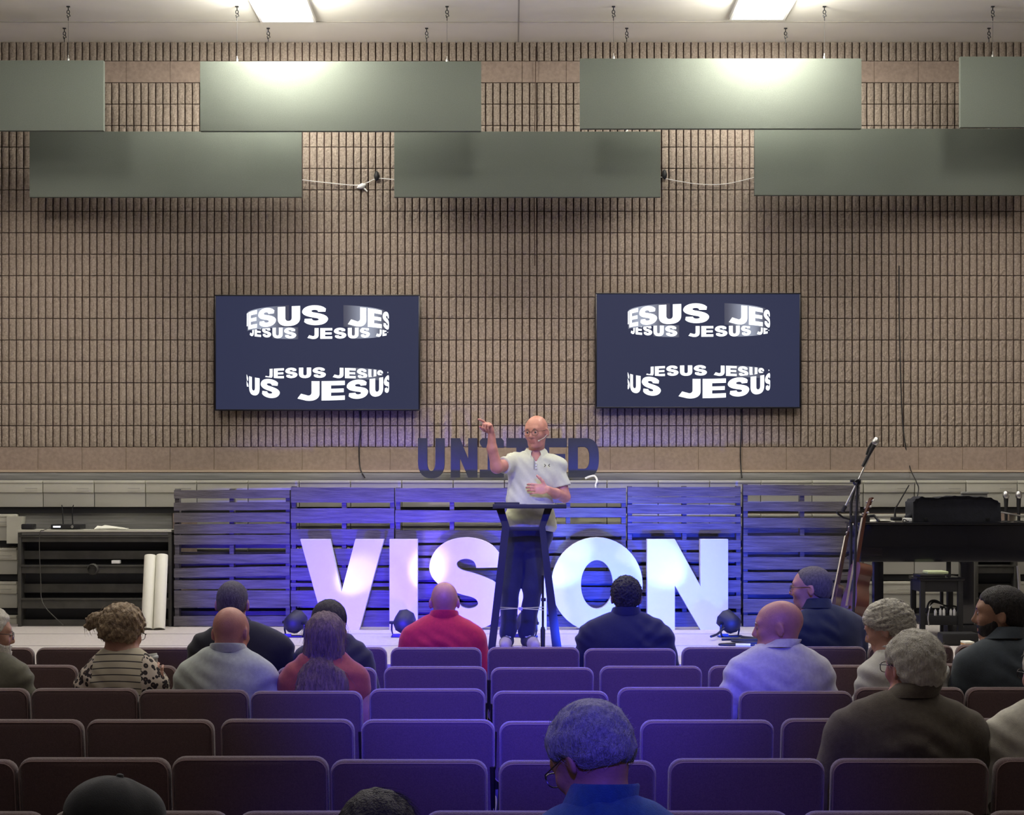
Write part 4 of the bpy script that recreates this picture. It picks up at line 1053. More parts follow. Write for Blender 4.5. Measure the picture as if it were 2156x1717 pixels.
def surfnet(D, lo, h):
    ins = D < 0
    nx, ny, nz = D.shape
    c = ins[:-1,:-1,:-1].astype(np.int8)
    cnt = np.zeros((nx-1, ny-1, nz-1), np.int8)
    for a in (0, 1):
        for b in (0, 1):
            for e in (0, 1):
                cnt += ins[a:nx-1+a, b:ny-1+b, e:nz-1+e]
    act = (cnt > 0) & (cnt < 8)
    idx = np.full(act.shape, -1, np.int64); I = np.argwhere(act); idx[act] = np.arange(len(I))
    acc = np.zeros((len(I), 3)); num = np.zeros(len(I))
    corners = [(a, b, e) for a in (0, 1) for b in (0, 1) for e in (0, 1)]
    val = {q: D[I[:,0]+q[0], I[:,1]+q[1], I[:,2]+q[2]] for q in corners}
    for q in corners:
        for ax_ in range(3):
            if q[ax_] == 0:
                r = list(q); r[ax_] = 1; r = tuple(r)
                v0, v1 = val[q], val[r]; cr = (v0 < 0) != (v1 < 0)
                t = np.where(cr, v0/np.where(cr, v0-v1, 1), 0)
                p = np.tile(np.array(q, float), (len(I), 1)); p[:, ax_] = t
                acc[cr] += p[cr]; num[cr] += 1
    V = lo + h*(I + acc/np.maximum(num, 1)[:, None])
    quads = []
    for ax_ in range(3):
        o1, o2 = [(1, 2), (2, 0), (0, 1)][ax_]
        A = np.take(ins, range(0, ins.shape[ax_]-1), ax_); B = np.take(ins, range(1, ins.shape[ax_]), ax_)
        ch_ = A != B
        J = np.argwhere(ch_); flag = A[ch_]
        ok = (J[:, o1] > 0) & (J[:, o2] > 0) & (J[:, o1] < act.shape[o1]) & (J[:, o2] < act.shape[o2])
        J = J[ok]; flag = flag[ok]
        def at(d1, d2):
            K = J.copy(); K[:, o1] -= d1; K[:, o2] -= d2; return idx[K[:,0], K[:,1], K[:,2]]
        q = np.stack([at(1, 1), at(0, 1), at(0, 0), at(1, 0)], 1)
        q[~flag] = q[~flag][:, ::-1]; quads.append(q)
    Q = np.concatenate(quads); Q = Q[(Q >= 0).all(1)]
    return V, Q
def sdf_obj(name, V, Q, mats, parent, mi=None, label=None):
    me = bpy.data.meshes.new(name); me.vertices.add(len(V)); me.vertices.foreach_set('co', V.astype(np.float32).ravel())
    me.loops.add(len(Q)*4); me.loops.foreach_set('vertex_index', Q.ravel().astype(np.int32))
    me.polygons.add(len(Q)); me.polygons.foreach_set('loop_start', np.arange(0, len(Q)*4, 4, dtype=np.int32))
    me.polygons.foreach_set('use_smooth', np.ones(len(Q), bool))
    for q in mats: me.materials.append(q if not isinstance(q, str) else M[q])
    if mi is not None: me.polygons.foreach_set('material_index', mi.astype(np.int32))
    me.update(calc_edges=True); me.validate()
    o = bpy.data.objects.new(name, me); COL.objects.link(o); o.parent = parent
    if label: o['label'] = label
    return o

def skin(col, name='skin'): return mat(name, col, 0.5, var=0.08, vscale=30, bump=0.12, bscale=160, spec=0.4)
def hairmat(c1, c2, name='hair', sc=60, st=(1, 1, .25)): return mat(name, c1, 0.6, var=.5, vscale=sc, bump=1.0, bscale=sc*3, stretch=st, col2=c2, spec=0.4)
def cloth(col, name='cloth', var=.08, bump=.3): return mat(name, col, 0.9, var=var, vscale=60, bump=bump, bscale=420, sheen=.2)
SK = {'fair': skin((.46, .25, .18), 'fair_skin'), 'pink': skin((.50, .23, .17), 'pink_skin'), 'tan': skin((.30, .16, .10), 'tan_skin')}

def head_ops(S, c, R, sc=1.0, jaw=1.0, neck=None, ears=True, face=True, nose=1.0):
    c = np.array(c, float)
    def w_(p): return c + R @ (np.array(p, float)*sc)
    def e(p, r, k=.02, sub=False, R2=None): S.ell(w_(p), np.array(r)*sc, k*sc, R if R2 is None else R@R2, sub)
    def rc(a, b, ra, rb, k=.015, sub=False): S.rc(w_(a), w_(b), ra*sc, rb*sc, k*sc, sub)
    e((0, -.018, .030), (.0755, .098, .087), .03)
    e((0, .030, .010), (.066, .062, .078), .03)
    e((0, .032, -.050), (.054*jaw, .055, .062), .03)
    rc((-.030*jaw, .028, -.090), (.030*jaw, .028, -.090), .024, .024, .03)
    rc((0, .062, -.098), (0, .066, -.096), .019, .019, .025)
    if face:
        rc((-.036, .077, .026), (.036, .077, .026), .013, .013, .02)
        e((-.031, .100, .006), (.018, .016, .013), .014, True); e((.031, .100, .006), (.018, .016, .013), .014, True)
        e((-.040, .064, -.022), (.022, .022, .022), .02); e((.040, .064, -.022), (.022, .022, .022), .02)
        rc((0, .086, .014), (0, .104*nose, -.026), .0085, .0125, .012)
        rc((-.012, .092, -.032), (.012, .092, -.032), .0085, .0085, .008)
        rc((-.018, .083, -.057), (.018, .083, -.057), .0075, .0075, .006); rc((-.015, .083, -.070), (.015, .083, -.070), .0080, .0080, .006)
        rc((-.022, .094, -.0635), (.022, .094, -.0635), .0022, .0022, .003, True)
        for s in (-1, 1): e((s*.031, .078, .004), (.0135, .0125, .0135), .003)
    if ears:
        for s in (-1, 1):
            Re = np.array(Matrix.Rotation(s*.45, 3, 'Z') @ Matrix.Rotation(-.15, 3, 'X'))
            e((s*.079, -.012, -.006), (.0085, .020, .032), .008, False, Re)
            e((s*.0885, -.006, -.004), (.006, .011, .019), .005, True, Re)
    if neck is not None:
        S.rc(w_((0, -.030, -.045)), neck, .052*sc, .060, .035)
    return w_

def strands(V, Q, n, length, rad, seed, flow, lift=.25, mask=None, curl=0.0, segs=5, orth=True):
    """thin tapering tubes that lie along the hair surface"""
    rs = np.random.RandomState(seed)
    a, b, c_ = V[Q[:,0]], V[Q[:,1]], V[Q[:,2]]
    N = np.cross(b-a, c_-a); N /= np.maximum(np.linalg.norm(N, axis=1), 1e-9)[:, None]
    C = V[Q].mean(1); pick = rs.randint(0, len(Q), n); m = MB()
    cen = V.mean(0)
    for i in pick:
        p = C[i]; nn = N[i]
        if mask is not None and not mask(p): continue
        f = flow(p) + rs.normal(0, .35, 3); t = f - nn*(f@nn); t /= max(np.linalg.norm(t), 1e-6)
        L = length*rs.uniform(.5, 1.2); pts = []; q = p - nn*.002; r0 = np.linalg.norm(p-cen)
        ph = rs.uniform(0, 6)
        for k in range(segs+1):
            pts.append(Vector(q + nn*curl*math.sin(ph+k*1.6)))
            out = (q-cen)/max(np.linalg.norm(q-cen), 1e-6) if orth else np.array((0, 0, .0))
            if not orth: t = t + np.array((0, 0, -.25))
            t = t - out*(t@out)*.9; t /= max(np.linalg.norm(t), 1e-6)
            q = q + t*L/segs + nn*lift*L/segs*(k/segs)
        m.tube(pts, [rad*(1-.8*k/segs) for k in range(segs+1)], n=3, caps=False)
    return m

def hair_mesh(parent, c, R, sc, kind, mt, seed, extra=None, h=.0055):
    """kind: dict(t=thickness, line=[(y,z)...], noise=, freq=, ns=strands, len=)"""
    S = Sdf(); c = np.array(c, float); t = kind.get('t', .008)
    def w_(p): return c + R @ (np.array(p, float)*sc)
    S.ell(w_((0, -.018, .030)), (np.array((.0755, .098, .087))+t)*sc, .02, R)
    if kind.get('full', True): S.ell(w_((0, .020, .020)), (np.array((.068, .066, .078))+t)*sc, .02, R)
    S.ell(w_((0, -.045, -.030)), (np.array((.062, .058, .055))+t*.9)*sc, .03, R)
    for e in kind.get('ell', []): S.ell(w_(e[0]), np.array(e[1])*sc, .025, R)
    for e in kind.get('wrc', []): S.rc(e[0], e[1], e[2], e[3], .035, fl=(e[4] if len(e) > 4 else None))
    D, lo, h, ax = S.grid(h)
    G = np.stack(np.meshgrid(*ax, indexing='ij'), -1).astype(np.float32)
    L = ((G - c) @ R)/sc
    am, fr = kind.get('noise', .003), kind.get('freq', 70)
    st = kind.get('stretch', (1, 1, 1))
    a = (L[..., 0]*st[0], L[..., 1]*st[1], L[..., 2]*st[2])
    n1 = np.sin(a[0]*fr+2.1*np.sin(a[2]*fr*.7+seed))*np.sin(a[1]*fr*.9+1.7*np.sin(a[0]*fr*.6+1))*np.sin(a[2]*fr*.8+seed*1.3+np.sin(a[1]*fr*.5))
    n2 = np.sin(a[0]*fr*2.3+a[1]*fr*1.1+seed)*np.sin(a[2]*fr*1.9+a[0]*fr*.7)
    D = D - am*(n1 + .5*n2)
    ln = kind.get('line')
    if ln is not None:
        ys = [q[0] for q in ln]; zs = [q[1] for q in ln]
        cut = np.interp(L[..., 1], ys, zs) - L[..., 2]
        if kind.get('wrc'):
            cut = np.where(L[..., 1] > kind.get('cuty', .0), cut, -1)
        cut = cut + .005*np.sin(L[..., 0]*150+L[..., 1]*120)*kind.get('edge', .6)
        tp = kind.get('taper', .016)
        D = D + t*.95*np.exp(-np.clip(-cut, 0, 1)/tp)*(L[..., 2] > -.10)
        D = np.maximum(D, cut*sc*.7)
        if 'top' in kind: D = np.maximum(D, (L[..., 2]-kind['top']+.004*np.sin(L[..., 0]*160+L[..., 1]*110))*sc)
    V, Q = surfnet(D, lo, h)
    # drop the inner faces? (kept: closed cap of hair)
    parts = sdf_obj('hair', V, Q, [mt], parent)
    if kind.get('ns', 0):
        crown = c + R @ (np.array((0, -.05, .11))*sc)
        mode = kind.get('flow', 'crown')
        def flow(p):
            if mode == 'crown': return (p-crown)*np.array((1, 1, 1)) + np.array((0, 0, -.03))
            if mode == 'back': return R @ np.array((.2, -1, -.1))
            if mode == 'down': return np.array((0, -.1, -1.0))
            if mode == 'side': return R @ np.array((.8, .5, -.6))
            return RNG.normal(0, 1, 3)
        m = strands(V, Q, kind['ns'], kind.get('len', .04), kind.get('rad', .0009), seed, flow, kind.get('lift', .2), curl=kind.get('curl', 0), orth=(mode != 'down'))
        if m.v: m.build('hair_strands', mt, parts)
    return parts

def glasses(parent, c, R, sc, mt='spec', r=.0016):
    c = np.array(c, float)
    def w_(p): return Vector(c + R @ (np.array(p, float)*sc))
    m = MB()
    for s in (-1, 1):
        loop = [w_((s*.033 + .026*math.copysign(abs(math.cos(a))**.7, math.cos(a)), .103, .000 + .018*math.copysign(abs(math.sin(a))**.7, math.sin(a)))) for a in np.linspace(0, 2*PI, 21)]
        m.tube(loop, r*sc, n=5, caps=False)
        m.tube([w_((s*.059, .103, .008)), w_((s*.074, .085, .010)), w_((s*.083, .0, .012)), w_((s*.084, -.02, .004)), w_((s*.082, -.032, -.012))], r*sc, n=5)
    m.tube([w_((-.008, .104, .006)), w_((0, .107, .009)), w_((.008, .104, .006))], r*sc, n=5)
    g = m.build('glasses', mt, parent)
    return g

def face_parts(parent, c, R, sc, brow):
    c = np.array(c, float)
    def w_(p): return Vector(c + R @ (np.array(p, float)*sc))
    for s in (-1, 1):
        m = MB(); q = w_((s*.031, .0782, .003)); ax_ = Vector(R @ np.array((0, 1, 0)))
        m.lathe([(.001, .0131), (.004, .0130), (.0078, .0122), (.0095, .010)], q, 12, 0, axis=ax_); 
        m.lathe([(.0005, .0142), (.0050, .0138), (.0060, .0126)], q, 10, 1, axis=ax_)
        m.build('eye', ['eyewhite', 'iris'], parent)
        m = MB(); m.tube([w_((s*.014, .092, .022)), w_((s*.028, .094, .028)), w_((s*.046, .083, .024))], [.0025*sc, .0034*sc, .0018*sc], n=6)
        m.build('eyebrow', brow, parent)

def hand_ops(S, wrist, palm_dir, up, side, curls, thumb, sc=1.0, spread=.25):
    """palm_dir: unit wrist->fingers, up: back of the hand normal, side: toward the thumb"""
    wv = np.array(wrist, float); d = np.array(palm_dir, float); d /= np.linalg.norm(d)
    u = np.array(up, float); u -= d*(u@d); u /= np.linalg.norm(u); s_ = np.array(side, float); s_ = s_ - d*(s_@d) - u*(s_@u); s_ /= np.linalg.norm(s_)
    R = np.stack([s_, d, u], 1)
    S.ell(wv + d*.048*sc, np.array((.040, .052, .016))*sc, .012, R)
    lens = (.070, .078, .073, .058)
    for i in range(4):
        off = (.030 - .020*i)*sc; base = wv + d*(.088 - .004*abs(i-1.2))*sc + s_*off
        ang = 0; p = base; dd = d + s_*(.10-.07*i)*spread*2; dd /= np.linalg.norm(dd)
        r = (.0092, .0095, .0090, .0080)[i]*sc
        cu = curls[i]
        for j, fr in enumerate((.45, .31, .24)):
            ang += cu[j] if isinstance(cu, (list, tuple)) else cu
            v = dd*math.cos(ang) - u*math.sin(ang); q = p + v*lens[i]*fr*sc*1.15
            S.rc(p, q, r*(1-.08*j), r*(1-.08*(j+1)), .006); p = q
    t0 = wv + d*.022*sc + s_*.028*sc; p = t0
    for j, (v, L_) in enumerate(zip(thumb, (.036, .030, .026))):
        vv = s_*v[0] + d*v[1] + u*v[2]; vv = vv/np.linalg.norm(vv); q = p + vv*L_*sc
        S.rc(p, q, (.0135, .0108, .0098)[j]*sc, (.0110, .0098, .0085)[j]*sc, .008); p = q

def person(name, label, row, cx, topy, yaw=0, pitch=0, roll=0, sw=.225, body_x=None, body_yaw=0, skin_='fair',
           shirt=None, sleeve='short', collar='polo', hair=None, hmat=None, spec=False, sc=1.0, extra=None, dhead=.26,
           beard=None, tror=None, neckd=None, lean=0.0, arms=None, shirt_mi=None, face=True, sh_drop=0.0, seed=1, h=.0075, fat=1.0, brow=None, shoulder_tilt=0.0, elbow_out=0.0):
    d = ROW[row]; hd = d + dhead
    zt = Z(topy, hd); hx = X(cx, hd)
    bx = X(body_x, d+.2) if body_x is not None else hx
    by = d + .25
    t = thing('person', label, 'person', (bx, by, 0))
    R = rot(math.radians(yaw), math.radians(pitch), math.radians(roll))
    hc = np.array((hx-bx, hd-by, zt - .119*sc*(1 if abs(pitch) < 15 else .98)))
    U = lambda f: .50 + (zt-.50)*f
    zsh = U(.63)-sh_drop; nb = np.array((hc[0]*.55, hc[1]*.4-.01, U(.705)-sh_drop*.5)); nl = nb-np.array((0, 0, .052))
    Rb = np.array(Matrix.Rotation(math.radians(body_yaw), 3, 'Z'))
    B = lambda p: Rb @ np.array(p, float)
    S = Sdf()
    head_ops(S, hc, R, sc, neck=nb, face=face)
    def torso(T, g=0.0, k=.05):
        T.ell(B((0, .0, .55)), (.175*fat+g, .135+g, .13+g), k, Rb)
        T.ell(B((0, -.01+lean*.3, U(.25))), (.160*fat+g, .120*fat+g, .21+g), k, Rb)
        T.ell(B((0, -.02+lean*.7, U(.48))), (sw*.84+g, .125+g, .19+g), k, Rb)
        for s in (-1, 1): T.rc(B((s*(sw-.075), -.01+lean, zsh-.052-s*shoulder_tilt)), B((0, -.01+lean, zsh-.012)), .060+g, .066+g, .05)
        T.rc(B((-(sw-.12), -.015+lean, zsh-.028+shoulder_tilt)), nl, .045+g, .044+g, .045); T.rc(B((sw-.12, -.015+lean, zsh-.028-shoulder_tilt)), nl, .045+g, .044+g, .045)
    torso(S)
    A = {}
    for s in (-1, 1):
        sh = B((s*(sw-.055), -.01+lean, zsh-.075 - s*shoulder_tilt)); el = B((s*(sw+.008+elbow_out), .02+lean*.6, zsh-.315)); wr = B((s*.13, .27, .69)); hn = B((s*.07, .36, .665))
        if arms and s in arms:
            el, wr, hn = [np.array(q, float) for q in arms[s][:3]]
        A[s] = (sh, el, wr, hn)
        S.rc(sh, el, .050, .040, .04); S.rc(el, wr, .040, .027, .02)
        dv = (hn-wr)/np.linalg.norm(hn-wr)
        if arms and s in arms:
            cup = arms[s][3] if len(arms[s]) > 3 else None
            hand_ops(S, wr, dv, cup[0] if cup else (0, 0, 1), cup[1] if cup else (-s, 0, 0), cup[2] if cup else [(.3, .4, .3)]*4, cup[3] if cup else [(.7, .7, 0), (.4, 1, -.1), (.2, 1, -.1)])
        else:
            hand_ops(S, wr, dv, (0, -.2, 1), (-s, .1, 0), [(.35, .5, .4), (.38, .5, .4), (.40, .5, .4), (.45, .5, .4)], [(.7, .7, -.1), (.4, 1, -.1), (.2, 1, -.1)])
    legs = []
    for s in (-1, 1):
        hp, kn, an, to = B((s*.09, .02, .52)), B((s*.13, .46, .50)), B((s*.13, .44, .10)), B((s*.14, .60, .04))
        legs.append((hp, kn, an, to))
        S.rc(hp, kn, .085, .058, .03); S.rc(kn, an, .055, .036, .03); S.rc(an+np.array((0, 0, -.04)), to, .036, .030, .02)
    D, lo, hh, ax = S.grid(h); V, Q = surfnet(D, lo, hh)
    mats = [SK[skin_]]; mi = None
    if face:
        L = ((V[Q].mean(1)-hc)@R)/sc
        lip = (np.abs(L[:,0]) < .022) & (L[:,1] > .086) & (np.abs(L[:,2]+.0635) < .011)
        mats.append(M['lip']); mi = lip.astype(int)
    body = sdf_obj('body', V, Q, mats, t, mi)
    # shirt
    if shirt is not None:
        g = .012
        T = Sdf(); torso(T, g)
        for s in (-1, 1):
            sh, el, wr, hn = A[s]
            if sleeve == 'none': T.rc(sh+(sh-el)*.0, sh+(el-sh)*.04, .052+g, .05+g, .03)
            else:
                T.rc(sh, el, .053+g, .045+g, .04)
                if sleeve == 'long': T.rc(el, wr, .045+g, .033+g, .02)
        hs = h
        D, lo, hh, ax = T.grid(hs)
        G = np.stack(np.meshgrid(*ax, indexing='ij'), -1).astype(np.float32)
        Lb = G @ Rb
        fx, fz, fy = Lb[..., 0], Lb[..., 2], Lb[..., 1]
        mk = np.clip(np.sin(fx*11+seed)*np.sin(fz*10+seed*2)+.25, 0, 1)
        mk2 = np.clip(np.sin(fx*14+seed*3+1)*np.sin(fz*8-seed)+.1, 0, 1)
        fold = .0048*mk*np.sin(fz*70+fx*18+3.0*np.sin(fx*9+seed)+1.2*np.sin(fx*21+fy*8)) \
             + .0042*mk2*np.sin(fz*55-np.abs(fx)*52+seed*2+2*np.sin(fz*14)) + .0012*np.sin(fx*36+fz*15+2*np.sin(fz*20))
        D = D - fold
        D = np.maximum(D, .50-G[..., 2])                       # hem
        # neckline: keep the neck clear
        nz = nb[2]+.010; dn = .056 - np.sqrt((G[..., 0]-nb[0])**2 + (G[..., 1]-nb[1]-.005)**2)
        D = np.maximum(D, np.minimum(G[..., 2]-(nz-.03), dn+.02)*.9)
        if sleeve == 'short':
            for s in (-1, 1):
                sh, el, wr, hn = A[s]; ax_ = (el-sh)/np.linalg.norm(el-sh); cutp = sh+(el-sh)*.80
                far = (G-cutp)@ax_; dr = np.linalg.norm((G-sh) - ((G-sh)@ax_)[..., None]*ax_, axis=-1)
                side = ((G@Rb)[..., 0]*s > sw-.095) | (((G-el)**2).sum(-1) < .075**2)
                D = np.where((far > 0) & (dr < .11) & side, np.maximum(D, far), D)
        if sleeve == 'long':
            for s in (-1, 1):
                sh, el, wr, hn = A[s]; ax_ = (wr-el)/np.linalg.norm(wr-el)
                far = (G-wr)@ax_; D = np.where((np.linalg.norm(G-wr, axis=-1) < .07) & (far > 0), np.maximum(D, far), D)
        V, Q = surfnet(D, lo, hh)
        smats = shirt if isinstance(shirt, list) else [shirt]
        mi = shirt_mi(V[Q].mean(1), dict(sw=sw, zsh=zsh, nb=nb)) if shirt_mi else None
        so = sdf_obj('shirt', V, Q, smats, t, mi)
        # collar ring
        if collar:
            m = MB(); n = 28; rows = []
            hgt, flare = {'polo': (.040, .022), 'blazer': (.052, .026), 'crew': (.010, .004), 'shirt': (.055, .020)}[collar]
            upn = (hc + R@np.array((0, -.035, -.06))*sc) - nb; upn = upn/np.linalg.norm(upn)
            rx, ry = (.068, .070) if collar != 'crew' else (.068, .068)
            prof = [(.000, .004), (.002, hgt), (.006, hgt+.003), (.011, hgt-.002), (flare, .0), (flare+.004, -.012), (flare-.006, -.014)]
            for (dr, dz) in prof:
                ring = []
                for k in range(n):
                    a = 2*PI*k/n; rr = 1.0
                    p = nb + np.array(((rx+dr+.001)*math.cos(a), (ry+dr+.001)*math.sin(a)+.002, .010 + .018*(-math.sin(a)) * (1 if math.sin(a) > 0 else .6)))
                    p = p + upn*dz; ring.append(tuple(p))
                rows.append(ring)
            vs = [q for r_ in rows for q in r_]; fs = []
            for i in range(len(rows)-1):
                for k in range(n): fs.append((i*n+k, i*n+(k+1) % n, (i+1)*n+(k+1) % n, (i+1)*n+k))
            m.add(vs, fs, 0, True); m.build('collar', smats[-1] if collar != 'crew' or len(smats) == 1 else smats[-1], so)
    # trousers and shoes
    T = Sdf(); g = .011
    T.ell(B((0, .0, .52)), (.172*fat+g, .135+g, .10+g), .05, Rb)
    for hp, kn, an, to in legs:
        T.rc(hp, kn, .088+g, .062+g, .03); T.rc(kn, an, .058+g, .046+g, .03)
    D, lo, hh, ax = T.grid(.014); D = np.maximum(D, .075-np.broadcast_to(ax[2][None, None, :], D.shape)); D = np.maximum(D, np.broadcast_to(ax[2][None, None, :], D.shape)-.60)
    V, Q = surfnet(D, lo, hh); sdf_obj('trousers', V, Q, [tror or M['trouser_dark']], t)
    for hp, kn, an, to in legs:
        T = Sdf(); T.rc(an+np.array((0, -.02, -.055)), to+np.array((0, .02, 0)), .044, .038, .02); D, lo, hh, ax = T.grid(.010)
        D = np.maximum(D, .004-np.broadcast_to(ax[2][None, None, :], D.shape)); V, Q = surfnet(D, lo, hh); sdf_obj('shoe', V, Q, [M['shoe']], t)
    if hair: hair_mesh(t, hc, R, sc, hair, hmat, seed)
    if face: face_parts(body, hc, R, sc, brow or hmat or SK[skin_])
    if spec: glasses(t, hc, R, sc)
    if beard:
        S = Sdf(); w_ = lambda p: hc + R@(np.array(p, float)*sc)
        gk = beard.get('t', .006)
        S.ell(w_((0, .025, -.030)), np.array((.064+gk*.6, .050+gk*.6, .058+gk))*sc, .02, R); S.ell(w_((0, .034, -.055)), np.array((.056+gk, .056+gk, .058+gk))*sc, .02, R); S.rc(w_((-.03, .03, -.09)), w_((.03, .03, -.09)), .027+gk, .027+gk, .02)
        if 'long' in beard: S.rc(w_((0, .06, -.10)), w_((0, .055, -.10-beard['long'])), .04, .018, .03)
        D, lo, hh, ax = S.grid(.0055); G = np.stack(np.meshgrid(*ax, indexing='ij'), -1); L = ((G-hc)@R)/sc
        D = np.maximum(D, (L[..., 2] - np.interp(L[..., 1], [-.03, -.005, .03, .06, .1], [.02, .012, -.030, -.042, -.046]))*sc)
        D = np.maximum(D, (-.006-L[..., 1])*sc)
        D = np.maximum(D, -(np.sqrt((L[..., 0]/.022)**2+((L[..., 2]+.0645)/.008)**2)-1)*.008) if True else D
        D = D - .0015*np.sin(L[..., 0]*400)*np.sin(L[..., 2]*380)*np.sin(L[..., 1]*350)
        V, Q = surfnet(D, lo, hh); sdf_obj('beard', V, Q, [hmat], t)
    return t, hc, R, nb, A
M['lip'] = mat('lip', (.38, .15, .12), .5)
M['trouser_dark'] = cloth((.02, .022, .03), 'dark_trousers'); M['jeans'] = cloth((.05, .07, .12), 'jeans')
M['shoe'] = mat('shoe_leather', (.03, .025, .022), .5)

short_line = [(-.13, -.062), (-.08, -.055), (-.03, -.030), (-.005, .004), (.02, .022), (.045, .035), (.062, .060), (.085, .082), (.12, .09)]

# ---------------------------------------------------------------- the audience
white_hair = hairmat((.88, .85, .75), (.66, .62, .53), 'white_hair', 120)
grey_hair = hairmat((.52, .52, .52), (.28, .28, .29), 'grey_hair', 140)
silver_hair = hairmat((.80, .77, .66), (.28, .26, .23), 'silver_hair', 90, (1, .2, 1.4))
dark_hair = hairmat((.030, .024, .022), (.010, .008, .008), 'dark_hair', 70)
brown_long = hairmat((.30, .20, .155), (.13, .085, .065), 'brown_long_hair', 55, (2.2, 2.2, .18))
dark_long = hairmat((.035, .025, .022), (.012, .009, .008), 'dark_long_hair', 55, (2.2, 2.2, .18))
blond_hair = hairmat((.48, .36, .22), (.16, .11, .075), 'blond_brown_hair', 50, (1, 1, .6))
buzz = hairmat((.16, .145, .135), (.07, .06, .06), 'cropped_hair', 160)
greybrown = hairmat((.20, .17, .15), (.10, .085, .08), 'grey_brown_hair', 140)

# leopard and stripe blouse
leo = bpy.data.materials.new('leopard_print'); leo.use_nodes = True; nt = leo.node_tree; b = nt.nodes['Principled BSDF']
tc = nt.nodes.new('ShaderNodeTexCoord'); vo = nt.nodes.new('ShaderNodeTexVoronoi'); vo.inputs['Scale'].default_value = 42; vo.inputs['Randomness'].default_value = .9
rp = nt.nodes.new('ShaderNodeValToRGB'); rp.color_ramp.interpolation = 'CONSTANT'
el = rp.color_ramp.elements; el[0].position = 0; el[0].color = (.16, .09, .07, 1); el[1].position = .16; el[1].color = (.02, .014, .018, 1)
e3 = el.new(.50); e3.color = (.58, .50, .42, 1)
nt.links.new(tc.outputs['Object'], vo.inputs['Vector']); nt.links.new(vo.outputs['Distance'], rp.inputs[0]); nt.links.new(rp.outputs[0], b.inputs['Base Color']); b.inputs['Roughness'].default_value = .9
strp = bpy.data.materials.new('striped_knit'); strp.use_nodes = True; nt = strp.node_tree; b = nt.nodes['Principled BSDF']; b.inputs['Roughness'].default_value = .9
tc = nt.nodes.new('ShaderNodeTexCoord'); sp_ = nt.nodes.new('ShaderNodeSeparateXYZ'); nt.links.new(tc.outputs['Object'], sp_.inputs[0])
x2 = nt.nodes.new('ShaderNodeMath'); x2.operation = 'MULTIPLY'; nt.links.new(sp_.outputs[0], x2.inputs[0]); nt.links.new(sp_.outputs[0], x2.inputs[1])
x3 = nt.nodes.new('ShaderNodeMath'); x3.operation = 'MULTIPLY_ADD'; nt.links.new(x2.outputs[0], x3.inputs[0]); x3.inputs[1].default_value = .7; nt.links.new(sp_.outputs[2], x3.inputs[2])
x4 = nt.nodes.new('ShaderNodeMath'); x4.operation = 'MULTIPLY'; nt.links.new(x3.outputs[0], x4.inputs[0]); x4.inputs[1].default_value = 34
x5 = nt.nodes.new('ShaderNodeMath'); x5.operation = 'FRACT'; nt.links.new(x4.outputs[0], x5.inputs[0])
x6 = nt.nodes.new('ShaderNodeMath'); x6.operation = 'LESS_THAN'; nt.links.new(x5.outputs[0], x6.inputs[0]); x6.inputs[1].default_value = .16
mx = nt.nodes.new('ShaderNodeMix'); mx.data_type = 'RGBA'; nt.links.new(x6.outputs[0], mx.inputs[0]); mx.inputs[6].default_value = (.50, .45, .34, 1); mx.inputs[7].default_value = (.03, .025, .03, 1)
nt.links.new(mx.outputs[2], b.inputs['Base Color'])

curly = dict(t=.012, noise=.0048, freq=150, ns=500, len=.014, curl=.002, lift=.3, line=short_line)
person('person', 'white-bearded older person in dark olive at the far left edge, turned right', 3, -22, 1283, yaw=-68, body_x=-55, sw=.245, shirt=cloth((.13, .125, .09), 'olive_cloth'), collar='crew', sleeve='long',
       hair=dict(t=.016, noise=.004, freq=80, ns=350, len=.04, lift=.3, line=[(-.13, -.08), (-.04, -.07), (-.01, -.02), (.03, .0), (.06, .045), (.09, .075), (.12, .09)]), hmat=white_hair, beard=dict(t=.014, long=.06), seed=2, pitch=4, spec=True)

def blouse(C, q): 
    side = (np.abs(C[:, 0]) > .112+.25*np.clip(q['zsh']-C[:, 2], 0, .2)*.3) | (C[:, 1] > .06)
    return np.where(side, 1, 0)
cup_w = ROW[3]+.25
bxw = X(252, ROW[3]+.2)
hw_ = np.array((X(327, 7.36)-bxw, 7.36-(ROW[3]+.25), Z(1428, 7.36)))
person('person', 'woman with messy blond-brown updo, striped back and leopard-print sleeves, holding a cup', 3, 258, 1279, yaw=-18, pitch=12, roll=3, body_x=252, sw=.205, sh_drop=.035,
       shirt=[strp, leo], shirt_mi=blouse, collar='crew', sleeve='short', skin_='fair', hmat=blond_hair, spec=True, seed=5, sc=1.0,
       hair=dict(t=.024, noise=.007, freq=85, ns=900, len=.045, lift=.35, curl=.003, flow='side', line=[(-.13, -.05), (-.05, -.05), (-.02, -.05), (.02, -.01), (.05, .03), (.08, .06), (.12, .09)],
                 ell=[((-.095, -.085, .045), (.034, .030, .034)), ((-.125, -.085, .02), (.022, .02, .034)), ((.05, -.06, .06), (.05, .05, .045))]),
       arms={1: (hw_+np.array((.03, .03, -.26)), hw_+np.array((.015, .01, -.07)), hw_+np.array((-.0, .0, .02)), ((0, -1, .0), (-1, 0, 0), [(.5, .7, .5)]*4, [(.3, .8, -.6), (.1, 1, -.3), (-.2, 1, 0)]))})
